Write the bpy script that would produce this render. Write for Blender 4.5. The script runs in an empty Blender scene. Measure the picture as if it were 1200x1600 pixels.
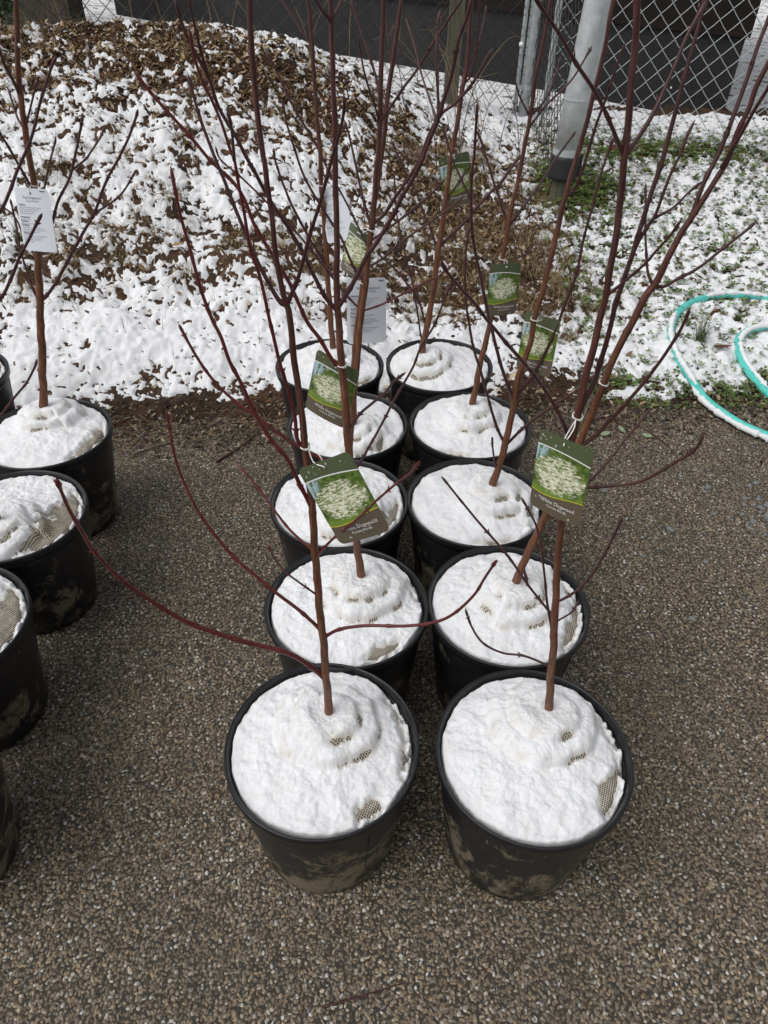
import bpy, bmesh, math, random
import numpy as np
from mathutils import Matrix, Vector

scene = bpy.context.scene
R = math.radians

# ------------------------------------------------------------------ camera
cam_d = bpy.data.cameras.new('camera')
cam = bpy.data.objects.new('camera', cam_d)
scene.collection.objects.link(cam)
cam.matrix_world = (Matrix.Translation((0, 0, 1.568)) @ Matrix.Rotation(R(90 - 40.768), 4, 'X')
                    @ Matrix.Rotation(R(0.93), 4, 'Z'))
cam_d.sensor_fit = 'VERTICAL'
cam_d.sensor_height = 36.0
cam_d.sensor_width = 27.0
cam_d.lens = 36.0 * 1104.0 / 1600.0
cam_d.clip_start = 0.02
cam_d.clip_end = 300.0
scene.camera = cam

# ------------------------------------------------------------------ sky, sun, exposure
SUN_EL, SUN_AZ = 55.0, 242.0          # veiled sun, over the photographer's left shoulder
world = bpy.data.worlds.new('World')
scene.world = world
world.use_nodes = True
wn = world.node_tree.nodes
wl = world.node_tree.links
for n in list(wn):
    wn.remove(n)
w_out = wn.new('ShaderNodeOutputWorld')
w_bg = wn.new('ShaderNodeBackground')
w_sky = wn.new('ShaderNodeTexSky')
w_sky.sky_type = 'NISHITA'
w_sky.sun_disc = False
w_sky.sun_elevation = R(SUN_EL)
w_sky.sun_rotation = R(SUN_AZ)
w_sky.air_density = 1.0
w_sky.dust_density = 4.0
w_sky.ozone_density = 1.0
w_hs = wn.new('ShaderNodeHueSaturation')      # cloud cover: the sky's blue is nearly gone
w_hs.inputs['Saturation'].default_value = 0.16
wl.new(w_sky.outputs['Color'], w_hs.inputs['Color'])
wl.new(w_hs.outputs['Color'], w_bg.inputs['Color'])
wl.new(w_bg.outputs['Background'], w_out.inputs['Surface'])
w_bg.inputs['Strength'].default_value = 0.15
sun_d = bpy.data.lights.new('sun', 'SUN')
sun_d.energy = 0.8
sun_d.angle = R(60)
sun_d.color = (1.0, 0.985, 0.96)
sun = bpy.data.objects.new('sun', sun_d)
scene.collection.objects.link(sun)
el, az = R(SUN_EL), R(SUN_AZ)
to_sun = Vector((math.sin(az) * math.cos(el), math.cos(az) * math.cos(el), math.sin(el)))
sun.rotation_euler = to_sun.to_track_quat('Z', 'Y').to_euler()
vs = scene.view_settings
vs.view_transform = 'Standard'
vs.look = 'None'
vs.exposure = -0.12
vs.gamma = 1.0
vs.use_curve_mapping = False
scene.render.resolution_x = 768
scene.render.resolution_y = 1024

# ------------------------------------------------------------------ noise
def _hash(ix, iy, seed):
    h = (ix.astype(np.int64) * 374761393 + iy.astype(np.int64) * 668265263 + seed * 144665) & 0x7fffffff
    h = ((h ^ (h >> 13)) * 1274126177) & 0x7fffffff
    return (h ^ (h >> 16)) & 0xffff

def perlin(x, y, seed=0):
    x = np.asarray(x, float); y = np.asarray(y, float)
    x0 = np.floor(x); y0 = np.floor(y)
    fx, fy = x - x0, y - y0
    u = fx * fx * fx * (fx * (fx * 6 - 15) + 10)
    v = fy * fy * fy * (fy * (fy * 6 - 15) + 10)
    def g(i, j):
        a = _hash(x0 + i, y0 + j, seed) * (2 * math.pi / 65536.0)
        return np.cos(a) * (fx - i) + np.sin(a) * (fy - j)
    a = g(0, 0) * (1 - u) + g(1, 0) * u
    b = g(0, 1) * (1 - u) + g(1, 1) * u
    return 1.5 * (a * (1 - v) + b * v)

def fbm(x, y, seed=0, octv=4, gain=0.5):
    s, amp, tot = 0.0, 1.0, 0.0
    for o in range(octv):
        s = s + amp * perlin(x * 2 ** o + 13.7 * o, y * 2 ** o - 7.1 * o, seed + o)
        tot += amp * amp
        amp *= gain
    return s / math.sqrt(tot)

def sstep(a, b, v):
    t = np.clip((v - a) / (b - a), 0.0, 1.0)
    return t * t * (3 - 2 * t)
def kerb_y(x):
    return 2.36 + 0.10 * x
def bank_z(x, y):
    """height of the bank behind the pavement (without small relief)"""
    x = np.asarray(x, float); y = np.asarray(y, float)
    t = y - kerb_y(x)
    s = 0.53 - 0.34 * sstep(-1.0, 1.0, x)
    tc = 2.0 + 0.30 * sstep(-1.0, 1.0, x)
    tt = np.maximum(t, 0.0)
    ramp = np.sqrt(tt * tt + 0.04) - 0.2
    top = s * (tc - 0.03)
    k = 0.18
    hh = s * ramp
    hh = np.minimum(hh, top) - 0.25 * k * np.maximum(k - np.abs(hh - top), 0) ** 2 / (k * k)
    back = 0.46
    b = sstep(tc + 0.25, tc + 1.9, t)
    return hh * (1 - b) + back * b

# small relief, and how much of the ground the snow covers (world metres)
BARE = [  # x, y, radius x, radius y, change of cover
    (-1.7, 4.30, 1.1, 0.36, -0.22), (-1.4, 4.62, 1.5, 0.24, -0.20), (-0.6, 4.25, 0.9, 0.30, -0.26), (-0.92, 2.335, 0.10, 0.045, 0.75), (-0.62, 2.44, 0.13, 0.035, 0.55), (-0.45, 2.60, 0.2, 0.06, 0.25),
    (1.02, 2.575, 0.16, 0.030, 1.2), (1.42, 2.62, 0.14, 0.03, 0.7),
    (0.45, 3.75, 0.42, 0.42, -0.42), (0.30, 3.20, 0.35, 0.20, -0.28), (0.75, 3.30, 0.25, 0.30, -0.25),
    (0.55, 4.45, 0.35, 0.22, -0.10), (1.08, 4.35, 0.20, 0.26, -0.85), (1.75, 4.95, 0.8, 0.14, -0.40),
    (-0.85, 3.20, 0.40, 0.16, -0.20), (-0.30, 3.25, 0.35, 0.14, -0.22), (-1.45, 3.05, 0.35, 0.18, -0.15),
    (-0.75, 2.42, 0.40, 0.13, -0.62), (-0.45, 2.50, 0.16, 0.10, -0.30), (0.70, 2.60, 0.30, 0.16, -0.60),
    (1.00, 2.68, 0.16, 0.04, -0.45), (1.45, 2.60, 0.20, 0.05, -0.40), (-0.9, 2.75, 0.7, 0.16, 0.10),
]
def cover(x, y):
    c = 0.655 + 0.015 * sstep(0.6, 1.2, x) + 0.17 * (1 - sstep(2.75, 3.15, y - 0.1 * x))
    for (bx, by, rx, ry, a) in BARE:
        c = c + a * np.exp(-((x - bx) / rx) ** 2 - ((y - by) / ry) ** 2)
    t = y - kerb_y(x)
    c = c - 1.2 * (1 - sstep(0.02, 0.22, t + 0.07 * fbm(x / 0.22, y / 0.22, 71, 3)))
    return c

def snow_n(x, y):
    n1 = fbm(x / 0.13, y / 0.075, 11, 4, 0.70)
    n2 = fbm(x / 0.042, y / 0.030, 23, 3, 0.7)
    w = sstep(0.6, 1.1, x)
    n3 = fbm(x / 0.018, y / 0.015, 37, 2, 0.7)
    n = n1 * (0.62 - 0.24 * w) + n2 * (0.66 + 0.20 * w) + 0.38 * n3
    return 1.0 / (1.0 + np.exp(-1.75 * n / 0.62))

def relief(x, y):
    t = y - kerb_y(x)
    k = sstep(0.0, 0.35, t)
    z = 0.034 * k * fbm(x / 0.35, y / 0.30, 3, 5, 0.6) + 0.012 * sstep(-0.05, 0.1, t) * fbm(x / 0.05, y / 0.045, 5, 3)
    # the bank is cut in rough little terraces
    z = z + 0.035 * sstep(0.3, 0.7, t) * (1 - sstep(0.5, 1.0, x)) * fbm(x / 0.6, y / 0.16, 9, 3)
    return z - 0.016 + 0.022 * sstep(0.0, 0.12, t + 0.07 * fbm(x / 0.15, y / 0.15, 31, 3))

def ground_z(x, y):
    return bank_z(x, y) + relief(x, y)

def small_relief(x, y):
    return 0.012 * fbm(x / 0.05, y / 0.045, 5, 3)

def snow_thick(x, y):
    d = cover(x, y) - snow_n(x, y)
    lump = 0.5 + 0.5 * fbm(x / 0.045, y / 0.04, 41, 3)
    th = 0.012 * sstep(-0.03, 0.24, d) * (0.40 + 0.90 * lump) + 0.0018 * fbm(x / 0.014, y / 0.014, 43, 2)
    return np.where(d > -0.01, th + 0.001, -0.012 + 0.0 * th)

# ------------------------------------------------------------------ helpers
COL = scene.collection
rng = np.random.default_rng(7)
random.seed(7)

def link(o, parent=None):
    COL.objects.link(o)
    if parent is not None:
        o.parent = parent
    return o

def mesh_obj(name, verts, faces, mat=None, parent=None, smooth=True, colors=None):
    me = bpy.data.meshes.new(name)
    v = np.asarray(verts, np.float32)
    f = np.asarray(faces, np.int32)
    if f.ndim == 2:
        nf, k = f.shape
        me.vertices.add(len(v)); me.vertices.foreach_set('co', v.ravel())
        me.loops.add(nf * k); me.loops.foreach_set('vertex_index', f.ravel())
        me.polygons.add(nf)
        me.polygons.foreach_set('loop_start', np.arange(0, nf * k, k, dtype=np.int32))
        me.update(calc_edges=True)
    else:
        me.from_pydata([tuple(p) for p in v], [], faces)
    if colors is not None:
        ca = me.color_attributes.new('tint', 'FLOAT_COLOR', 'POINT')
        c4 = np.ones((len(v), 4), np.float32); c4[:, :3] = colors
        ca.data.foreach_set('color', c4.ravel())
    if smooth:
        me.polygons.foreach_set('use_smooth', np.ones(len(me.polygons), bool))
    if mat:
        me.materials.append(mat)
    me.update()
    return link(bpy.data.objects.new(name, me), parent)

def pyd(name, verts, faces, mat=None, parent=None, smooth=False):
    me = bpy.data.meshes.new(name)
    me.from_pydata([tuple(p) for p in verts], [], faces)
    if smooth:
        for p in me.polygons:
            p.use_smooth = True
    if mat:
        me.materials.append(mat)
    me.update()
    return link(bpy.data.objects.new(name, me), parent)

def empty(name, loc=(0, 0, 0)):
    o = bpy.data.objects.new(name, None)
    o.location = loc
    o.empty_display_size = 0.05
    return link(o)

def tag(o, label, cat=None, group=None, kind=None):
    if label:
        o['label'] = label
    if cat:
        o['category'] = cat
    if group:
        o['group'] = group
    if kind:
        o['kind'] = kind
    return o

def catmull(pts, sub):
    P = np.asarray(pts, float)
    if len(P) < 3:
        t = np.linspace(0, 1, sub + 1)[:, None]
        return P[0] * (1 - t) + P[-1] * t
    Q = np.vstack([2 * P[0] - P[1], P, 2 * P[-1] - P[-2]])
    out = []
    for i in range(1, len(Q) - 2):
        p0, p1, p2, p3 = Q[i - 1], Q[i], Q[i + 1], Q[i + 2]
        for t in np.linspace(0, 1, sub, endpoint=False):
            out.append(0.5 * (2 * p1 + (p2 - p0) * t + (2 * p0 - 5 * p1 + 4 * p2 - p3) * t * t
                              + (3 * p1 - p0 - 3 * p2 + p3) * t ** 3))
    out.append(Q[-2])
    return np.array(out)

def tube_arrays(P, rad, sides=8, cap=True, squash=None):
    """vertices and faces of a tube along P with radii rad"""
    P = np.asarray(P, float); n = len(P)
    rad = np.broadcast_to(np.asarray(rad, float), (n,))
    T = np.gradient(P, axis=0)
    T /= np.maximum(np.linalg.norm(T, axis=1)[:, None], 1e-9)
    up = np.array([0.13, 0.37, 0.92])
    if abs(T.mean(0) @ up) > 0.9 * np.linalg.norm(T.mean(0)):
        up = np.array([0.9, 0.3, 0.1])
    A = np.zeros_like(P); a = np.cross(T[0], up); a /= np.linalg.norm(a)
    for i in range(n):
        a = a - T[i] * (a @ T[i]); a /= max(np.linalg.norm(a), 1e-9); A[i] = a
    B = np.cross(T, A)
    th = np.linspace(0, 2 * math.pi, sides, endpoint=False)
    V = (P[:, None, :] + rad[:, None, None] * (A[:, None, :] * np.cos(th)[None, :, None] + B[:, None, :] * np.sin(th)[None, :, None])).reshape(-1, 3)
    F = []
    for i in range(n - 1):
        for j in range(sides):
            k = (j + 1) % sides
            F.append((i * sides + j, i * sides + k, (i + 1) * sides + k, (i + 1) * sides + j))
    if cap:
        V = np.vstack([V, P[0], P[-1]])
        c0, c1 = n * sides, n * sides + 1
        for j in range(sides):
            k = (j + 1) % sides
            F.append((c0, k, j, j)); F.append((c1, (n - 1) * sides + j, (n - 1) * sides + k, (n - 1) * sides + k))
        F = [f if f[2] != f[3] else f[:3] for f in F]
    return V, F

def tube(name, P, rad, mat, parent=None, sides=8, smooth=True):
    V, F = tube_arrays(P, rad, sides)
    return pyd(name, V, F, mat, parent, smooth)

def merge(parts):
    V, F, o = [], [], 0
    for v, f in parts:
        V.append(np.asarray(v, float)); F += [tuple(i + o for i in q) for q in f]; o += len(v)
    return np.vstack(V), F

def box_arrays(x0, x1, y0, y1, z0, z1):
    v = [(x0, y0, z0), (x1, y0, z0), (x1, y1, z0), (x0, y1, z0), (x0, y0, z1), (x1, y0, z1), (x1, y1, z1), (x0, y1, z1)]
    f = [(0, 3, 2, 1), (4, 5, 6, 7), (0, 1, 5, 4), (1, 2, 6, 5), (2, 3, 7, 6), (3, 0, 4, 7)]
    return np.array(v, float), f

def lathe_arrays(prof, seg=64, closed=False):
    prof = np.asarray(prof, float); n = len(prof)
    th = np.linspace(0, 2 * math.pi, seg, endpoint=False)
    V = np.stack([prof[:, 0, None] * np.cos(th), prof[:, 0, None] * np.sin(th), np.repeat(prof[:, 1, None], seg, 1)], -1).reshape(-1, 3)
    F = []
    for i in range(n - 1 + (1 if closed else 0)):
        a, b = i, (i + 1) % n
        for j in range(seg):
            k = (j + 1) % seg
            F.append((a * seg + j, a * seg + k, b * seg + k, b * seg + j))
    return V, F

# ------------------------------------------------------------------ materials
class NT:
    def __init__(s, name):
        s.m = bpy.data.materials.new(name); s.m.use_nodes = True
        s.t = s.m.node_tree; s.n = s.t.nodes; s.l = s.t.links
        s.b = s.n['Principled BSDF']
    def new(s, typ, **kw):
        n = s.n.new(typ)
        for k, v in kw.items():
            if k in n.inputs.keys():
                n.inputs[k].default_value = v
            else:
                setattr(n, k, v)
        return n
    def link(s, a, b):
        s.l.new(a, b)
    def coord(s, out='Object', scale=(1, 1, 1), rot=(0, 0, 0)):
        c = s.new('ShaderNodeTexCoord'); mp = s.new('ShaderNodeMapping')
        mp.inputs['Scale'].default_value = scale; mp.inputs['Rotation'].default_value = rot
        s.link(c.outputs[out], mp.inputs['Vector'])
        return mp.outputs['Vector']
    def noise(s, vec, scale, detail=4, rough=0.55, dist=0.0):
        n = s.new('ShaderNodeTexNoise'); n.inputs['Scale'].default_value = scale
        n.inputs['Detail'].default_value = detail; n.inputs['Roughness'].default_value = rough
        n.inputs['Distortion'].default_value = dist
        if vec is not None:
            s.link(vec, n.inputs['Vector'])
        return n.outputs['Fac']
    def ramp(s, fac, stops, interp='LINEAR'):
        r = s.new('ShaderNodeValToRGB'); e = r.color_ramp.elements
        r.color_ramp.interpolation = interp
        while len(e) < len(stops):
            e.new(0.5)
        for i, (p, c) in enumerate(stops):
            e[i].position = p
            e[i].color = (c, c, c, 1) if isinstance(c, (int, float)) else (*c, 1)
        if fac is not None:
            s.link(fac, r.inputs['Fac'])
        return r.outputs['Color']
    def mix(s, fac, a, b, typ='MIX'):
        n = s.new('ShaderNodeMix'); n.data_type = 'RGBA'; n.blend_type = typ
        for sock, v in ((n.inputs[0], fac), (n.inputs[6], a), (n.inputs[7], b)):
            if isinstance(v, (int, float)):
                sock.default_value = v
            elif isinstance(v, tuple):
                sock.default_value = (*v, 1)
            else:
                s.link(v, sock)
        return n.outputs[2]
    def math(s, op, a, b=None, clamp=False):
        n = s.new('ShaderNodeMath'); n.operation = op; n.use_clamp = clamp
        for i, v in enumerate((a, b)):
            if v is None:
                continue
            if isinstance(v, (int, float)):
                n.inputs[i].default_value = v
            else:
                s.link(v, n.inputs[i])
        return n.outputs[0]
    def bump(s, h, strength=0.5, dist=0.01, into=True):
        n = s.new('ShaderNodeBump'); n.inputs['Strength'].default_value = strength; n.inputs['Distance'].default_value = dist
        s.link(h, n.inputs['Height'])
        if into:
            s.link(n.outputs['Normal'], s.b.inputs['Normal'])
        return n.outputs['Normal']
    def set(s, col=None, rough=None, spec=None, metal=None):
        for key, v in (('Base Color', col), ('Roughness', rough), ('Specular IOR Level', spec), ('Metallic', metal)):
            if v is None:
                continue
            if isinstance(v, (int, float)):
                s.b.inputs[key].default_value = v
            elif isinstance(v, tuple):
                s.b.inputs[key].default_value = (*v, 1)
            else:
                s.link(v, s.b.inputs[key])
        return s.m

def flat(name, col, rough=0.6, spec=0.4, metal=0.0):
    return NT(name).set(col, rough, spec, metal)

def m_snow(name, scale=1.0):
    t = NT(name); v = t.coord('Object')
    n1 = t.noise(v, 70 * scale, 6, 0.75); n2 = t.noise(v, 520 * scale, 3, 0.8)
    h = t.math('ADD', t.math('MULTIPLY', n1, 0.6), t.math('MULTIPLY', n2, 0.45))
    t.bump(h, 0.45, 0.005)
    tn = t.new('ShaderNodeVertexColor'); tn.layer_name = 'tint'
    grit = t.ramp(t.noise(v, 150 * scale, 3, 0.8), [(0.0, (0.42, 0.41, 0.39)), (0.36, (0.74, 0.745, 0.755)), (0.46, (0.82, 0.828, 0.845))])
    m = t.set(t.mix(1.0, grit, tn.outputs['Color'], 'MULTIPLY') if scale == 1.01 else grit, 0.75, 0.25)
    t.b.inputs['Subsurface Weight'].default_value = 0.25
    t.b.inputs['Subsurface Radius'].default_value = (0.012, 0.013, 0.015)
    t.b.inputs['Subsurface Scale'].default_value = 1.0
    return m

def m_pot():
    t = NT('black_plastic'); v = t.coord('Object')
    oi = t.new('ShaderNodeObjectInfo')
    off = t.new('ShaderNodeVectorMath', operation='ADD')
    t.link(v, off.inputs[0])
    cmb = t.new('ShaderNodeCombineXYZ'); t.link(t.math('MULTIPLY', oi.outputs['Random'], 37.0), cmb.inputs[0]); t.link(t.math('MULTIPLY', oi.outputs['Random'], 91.0), cmb.inputs[1])
    t.link(cmb.outputs[0], off.inputs[1]); v2 = off.outputs[0]
    sep = t.new('ShaderNodeSeparateXYZ'); t.link(v, sep.inputs[0])
    z = sep.outputs[2]
    big = t.noise(v2, 7, 7, 0.68, 0.8)
    st = t.new('ShaderNodeMapping'); st.inputs['Scale'].default_value = (20, 20, 11); st.inputs['Rotation'].default_value = (0.25, 0.1, 0); t.link(v2, st.inputs['Vector'])
    scr = t.noise(st.outputs[0], 1.0, 6, 0.75, 1.2)
    hz = t.ramp(t.math('DIVIDE', z, 0.34), [(0.0, 0.28), (0.10, 0.62), (0.45, 0.50), (0.72, 0.20), (0.95, 0.0)])
    blot = t.math('ADD', t.math('MULTIPLY', t.math('SUBTRACT', big, 0.5), 2.6), t.math('MULTIPLY', t.math('SUBTRACT', scr, 0.5), 2.4))
    mud = t.math('ADD', t.math('SUBTRACT', blot, t.math('ADD', 0.36, t.math('MULTIPLY', oi.outputs['Random'], 0.30))), t.math('MULTIPLY', hz, 1.05))
    mk = t.ramp(mud, [(0.02, 0.0), (0.40, 1.0)])
    fine = t.noise(v2, 160, 3, 0.7)
    mudc = t.ramp(fine, [(0.3, (0.120, 0.096, 0.060)), (0.7, (0.270, 0.222, 0.148))])
    blk = t.ramp(t.noise(v2, 30, 4, 0.6), [(0.3, (0.008, 0.008, 0.009)), (0.7, (0.017, 0.017, 0.019))])
    c = t.mix(t.math('MULTIPLY', mk, 0.85), blk, mudc)
    rg = t.ramp(mk, [(0, 0.36), (1, 0.9)])
    t.bump(t.math('ADD', t.math('MULTIPLY', mk, 0.5), t.math('MULTIPLY', fine, 0.3)), 0.3, 0.003)
    return t.set(c, rg, 0.4)

def m_burlap():
    t = NT('burlap')
    def wave(rot):
        v = t.coord('Object', rot=(0, 0, rot))
        w = t.new('ShaderNodeTexWave', wave_type='BANDS', bands_direction='X', wave_profile='SIN')
        w.inputs['Scale'].default_value = 78; w.inputs['Distortion'].default_value = 0.9
        w.inputs['Detail'].default_value = 1; w.inputs['Detail Scale'].default_value = 0.4
        t.link(v, w.inputs['Vector']); return w.outputs['Fac']
    a, b = wave(0.35), wave(0.35 + math.pi / 2)
    mx = t.math('MAXIMUM', a, b)
    hole = t.ramp(mx, [(0.62, 1.0), (0.86, 0.0)])
    v = t.coord('Object'); n = t.noise(v, 45, 4, 0.6)
    thread = t.ramp(n, [(0.3, (0.42, 0.37, 0.29)), (0.7, (0.66, 0.61, 0.52))])
    c = t.mix(hole, thread, (0.055, 0.045, 0.035))
    t.bump(mx, 0.6, 0.002)
    return t.set(c, 0.9, 0.1)

def m_bark(name, lo, mid, hi, twig=False):
    t = NT(name)
    v = t.coord('Object', scale=(260, 260, 22)); f = t.noise(v, 1.0, 5, 0.7, 0.6)
    v2 = t.coord('Object'); p = t.noise(v2, 14, 4, 0.6)
    c = t.ramp(f, [(0.28, lo), (0.52, mid), (0.76, hi)])
    c2 = t.mix(t.ramp(p, [(0.35, 0.0), (0.7, 0.45)]), c, tuple(x * 0.45 for x in mid))
    t.bump(f, 0.5 if not twig else 0.2, 0.0015)
    return t.set(c2, 0.55 if not twig else 0.4, 0.35)

def m_trunk(name, z0):
    """brown ridged bark on the old wood passing into smooth dark red young growth higher up"""
    t = NT(name)
    v = t.coord('Object', scale=(260, 260, 22)); f = t.noise(v, 1.0, 5, 0.7, 0.6)
    v2 = t.coord('Object'); p = t.noise(v2, 14, 4, 0.6)
    old = t.ramp(f, [(0.28, (0.050, 0.018, 0.010)), (0.52, (0.165, 0.064, 0.030)), (0.76, (0.310, 0.165, 0.090))])
    old = t.mix(t.ramp(p, [(0.35, 0.0), (0.7, 0.45)]), old, (0.07, 0.028, 0.014))
    young = t.ramp(f, [(0.28, (0.030, 0.010, 0.010)), (0.52, (0.074, 0.026, 0.024)), (0.76, (0.155, 0.066, 0.054))])
    sep = t.new('ShaderNodeSeparateXYZ'); t.link(v2, sep.inputs[0])
    k = t.math('ADD', t.math('SUBTRACT', sep.outputs[2], z0), t.math('MULTIPLY', t.math('SUBTRACT', p, 0.5), 0.5))
    c = t.mix(t.ramp(t.math('ADD', t.math('MULTIPLY', k, 1.6), 0.5), [(0.1, 0.0), (0.9, 1.0)]), old, young)
    t.bump(f, 0.45, 0.0015)
    return t.set(c, 0.5, 0.35)

def m_soil():
    t = NT('soil'); v = t.coord('Object')
    a = t.noise(v, 2.2, 5, 0.6); b = t.noise(v, 28, 6, 0.7); c = t.noise(v, 130, 4, 0.7)
    dark = t.ramp(b, [(0.3, (0.022, 0.014, 0.009)), (0.7, (0.075, 0.046, 0.028))])
    red = t.ramp(b, [(0.3, (0.052, 0.023, 0.012)), (0.7, (0.145, 0.074, 0.040))])
    col = t.mix(t.ramp(a, [(0.42, 0.0), (0.60, 1.0)]), dark, red)
    col = t.mix(t.ramp(c, [(0.55, 0.0), (0.75, 0.5)]), col, (0.17, 0.125, 0.08))
    t.bump(t.math('ADD', b, c), 0.8, 0.012)
    return t.set(col, 0.85, 0.25)

def m_far():
    t = NT('snowy_leaf_ground'); v = t.coord('Object')
    b = t.noise(v, 9, 7, 0.72); c = t.noise(v, 40, 4, 0.7)
    leaf = t.ramp(c, [(0.3, (0.05, 0.030, 0.018)), (0.7, (0.21, 0.13, 0.075))])
    col = t.mix(t.ramp(b, [(0.40, 0.0), (0.46, 1.0)]), leaf, (0.86, 0.87, 0.88))
    t.bump(b, 0.6, 0.05)
    return t.set(col, 0.85, 0.2)

def m_asphalt():
    t = NT('pavement_binder'); v = t.coord('Object')
    a = t.noise(v, 1.3, 5, 0.6); b = t.noise(v, 420, 4, 0.7)
    c = t.ramp(b, [(0.3, (0.020, 0.018, 0.014)), (0.75, (0.090, 0.079, 0.062))])
    t.bump(b, 0.8, 0.003)
    vor = t.new('ShaderNodeTexVoronoi'); vor.inputs['Scale'].default_value = 125; t.link(v, vor.inputs['Vector'])
    sep = t.new('ShaderNodeSeparateColor'); t.link(vor.outputs['Color'], sep.inputs[0])
    st = t.ramp(sep.outputs[0], STONE_RAMP)
    edge = t.ramp(vor.outputs['Distance'], [(0.30, 1.0), (0.55, 0.0)])
    col = t.mix(t.math('MULTIPLY', edge, 0.8), c, st)
    return t.set(t.mix(t.ramp(a, [(0.35, 0.30), (0.65, 0.0)]), col, (0.030, 0.027, 0.022)), 0.6, 0.35)

STONE_RAMP = [(0.0, (0.064, 0.05, 0.036)), (0.2, (0.167, 0.124, 0.079)), (0.42, (0.308, 0.235, 0.151)), (0.58, (0.216, 0.189, 0.151)), (0.72, (0.459, 0.33, 0.2)), (0.84, (0.153, 0.142, 0.126)), (0.93, (0.573, 0.495, 0.376)), (1.0, (0.72, 0.72, 0.714))]

def m_pebble():
    t = NT('aggregate_stone')
    oi = t.new('ShaderNodeObjectInfo')
    c = t.ramp(oi.outputs['Random'], STONE_RAMP)
    v = t.coord('Object'); n = t.noise(v, 1.8, 3, 0.6)
    c = t.mix(t.ramp(n, [(0.35, 0.35), (0.65, 0.0)]), c, (0.05, 0.044, 0.035))
    big = t.new('ShaderNodeTexNoise'); big.inputs['Scale'].default_value = 3.2; big.inputs['Detail'].default_value = 5; big.inputs['Roughness'].default_value = 0.65
    t.link(oi.outputs['Location'], big.inputs['Vector'])
    c = t.mix(t.ramp(big.outputs['Fac'], [(0.34, 0.35), (0.62, 0.0)]), c, (0.045, 0.040, 0.032))
    return t.set(c, 0.45, 0.45)

def m_tint(name, rough=0.8, spec=0.2, backlit=0.0):
    t = NT(name); a = t.new('ShaderNodeVertexColor'); a.layer_name = 'tint'
    v = t.coord('Object'); n = t.noise(v, 90, 3, 0.6)
    c = t.mix(t.ramp(n, [(0.3, 0.18), (0.6, 0.0)]), a.outputs['Color'], (0.02, 0.014, 0.008))
    return t.set(c, rough, spec)

def m_galv():
    t = NT('galvanised_steel'); v = t.coord('Object')
    a = t.noise(v, 22, 5, 0.65); b = t.noise(t.coord('Object', scale=(40, 40, 5)), 1.0, 4, 0.7)
    c = t.ramp(a, [(0.3, (0.42, 0.45, 0.46)), (0.7, (0.60, 0.63, 0.64))])
    c = t.mix(t.ramp(b, [(0.62, 0.0), (0.78, 0.5)]), c, (0.12, 0.12, 0.11))
    return t.set(c, t.ramp(a, [(0, 0.38), (1, 0.62)]), 0.5, 0.35)

def m_wallblock():
    t = NT('charcoal_foundation'); v = t.coord('Object')
    a = t.noise(v, 1.6, 6, 0.65); b = t.noise(v, 70, 5, 0.7)
    c = t.ramp(b, [(0.3, (0.012, 0.012, 0.0125)), (0.72, (0.030, 0.030, 0.031))])
    c = t.mix(t.ramp(a, [(0.5, 0.0), (0.75, 0.5)]), c, (0.055, 0.048, 0.040))
    t.bump(b, 0.5, 0.01)
    return t.set(c, 0.85, 0.25)

def m_boards():
    t = NT('dark_stained_boards'); v = t.coord('Object', scale=(3, 3, 40))
    f = t.noise(v, 1.0, 5, 0.7, 0.5)
    c = t.ramp(f, [(0.3, (0.006, 0.004, 0.003)), (0.75, (0.020, 0.013, 0.010))])
    t.bump(f, 0.3, 0.004)
    return t.set(c, 0.8, 0.2)

def m_oldwood(name='weathered_wood', k=1.0):
    t = NT(name); v = t.coord('Object', scale=(60, 60, 4)); f = t.noise(v, 1.0, 6, 0.7, 0.4)
    c = t.ramp(f, [(0.25, tuple(k * x for x in (0.050, 0.046, 0.034))), (0.7, tuple(k * x for x in (0.150, 0.142, 0.105)))])
    t.bump(f, 0.5, 0.004)
    return t.set(c, 0.85, 0.2)

def m_rubble():
    t = NT('rough_brown_masonry'); v = t.coord('Object')
    a = t.noise(v, 3.0, 6, 0.7); b = t.noise(v, 30, 5, 0.7)
    c = t.ramp(a, [(0.3, (0.045, 0.040, 0.034)), (0.7, (0.145, 0.118, 0.085))])
    c = t.mix(t.ramp(b, [(0.4, 0.5), (0.65, 0.0)]), c, (0.02, 0.018, 0.014))
    t.bump(t.math('ADD', a, b), 0.9, 0.05)
    return t.set(c, 0.9, 0.15)

def m_hose():
    t = NT('turquoise_vinyl'); v = t.coord('Object'); n = t.noise(v, 40, 4, 0.6)
    c = t.ramp(n, [(0.3, (0.07, 0.50, 0.44)), (0.7, (0.13, 0.64, 0.57))])
    return t.set(c, 0.35, 0.5)

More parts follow.
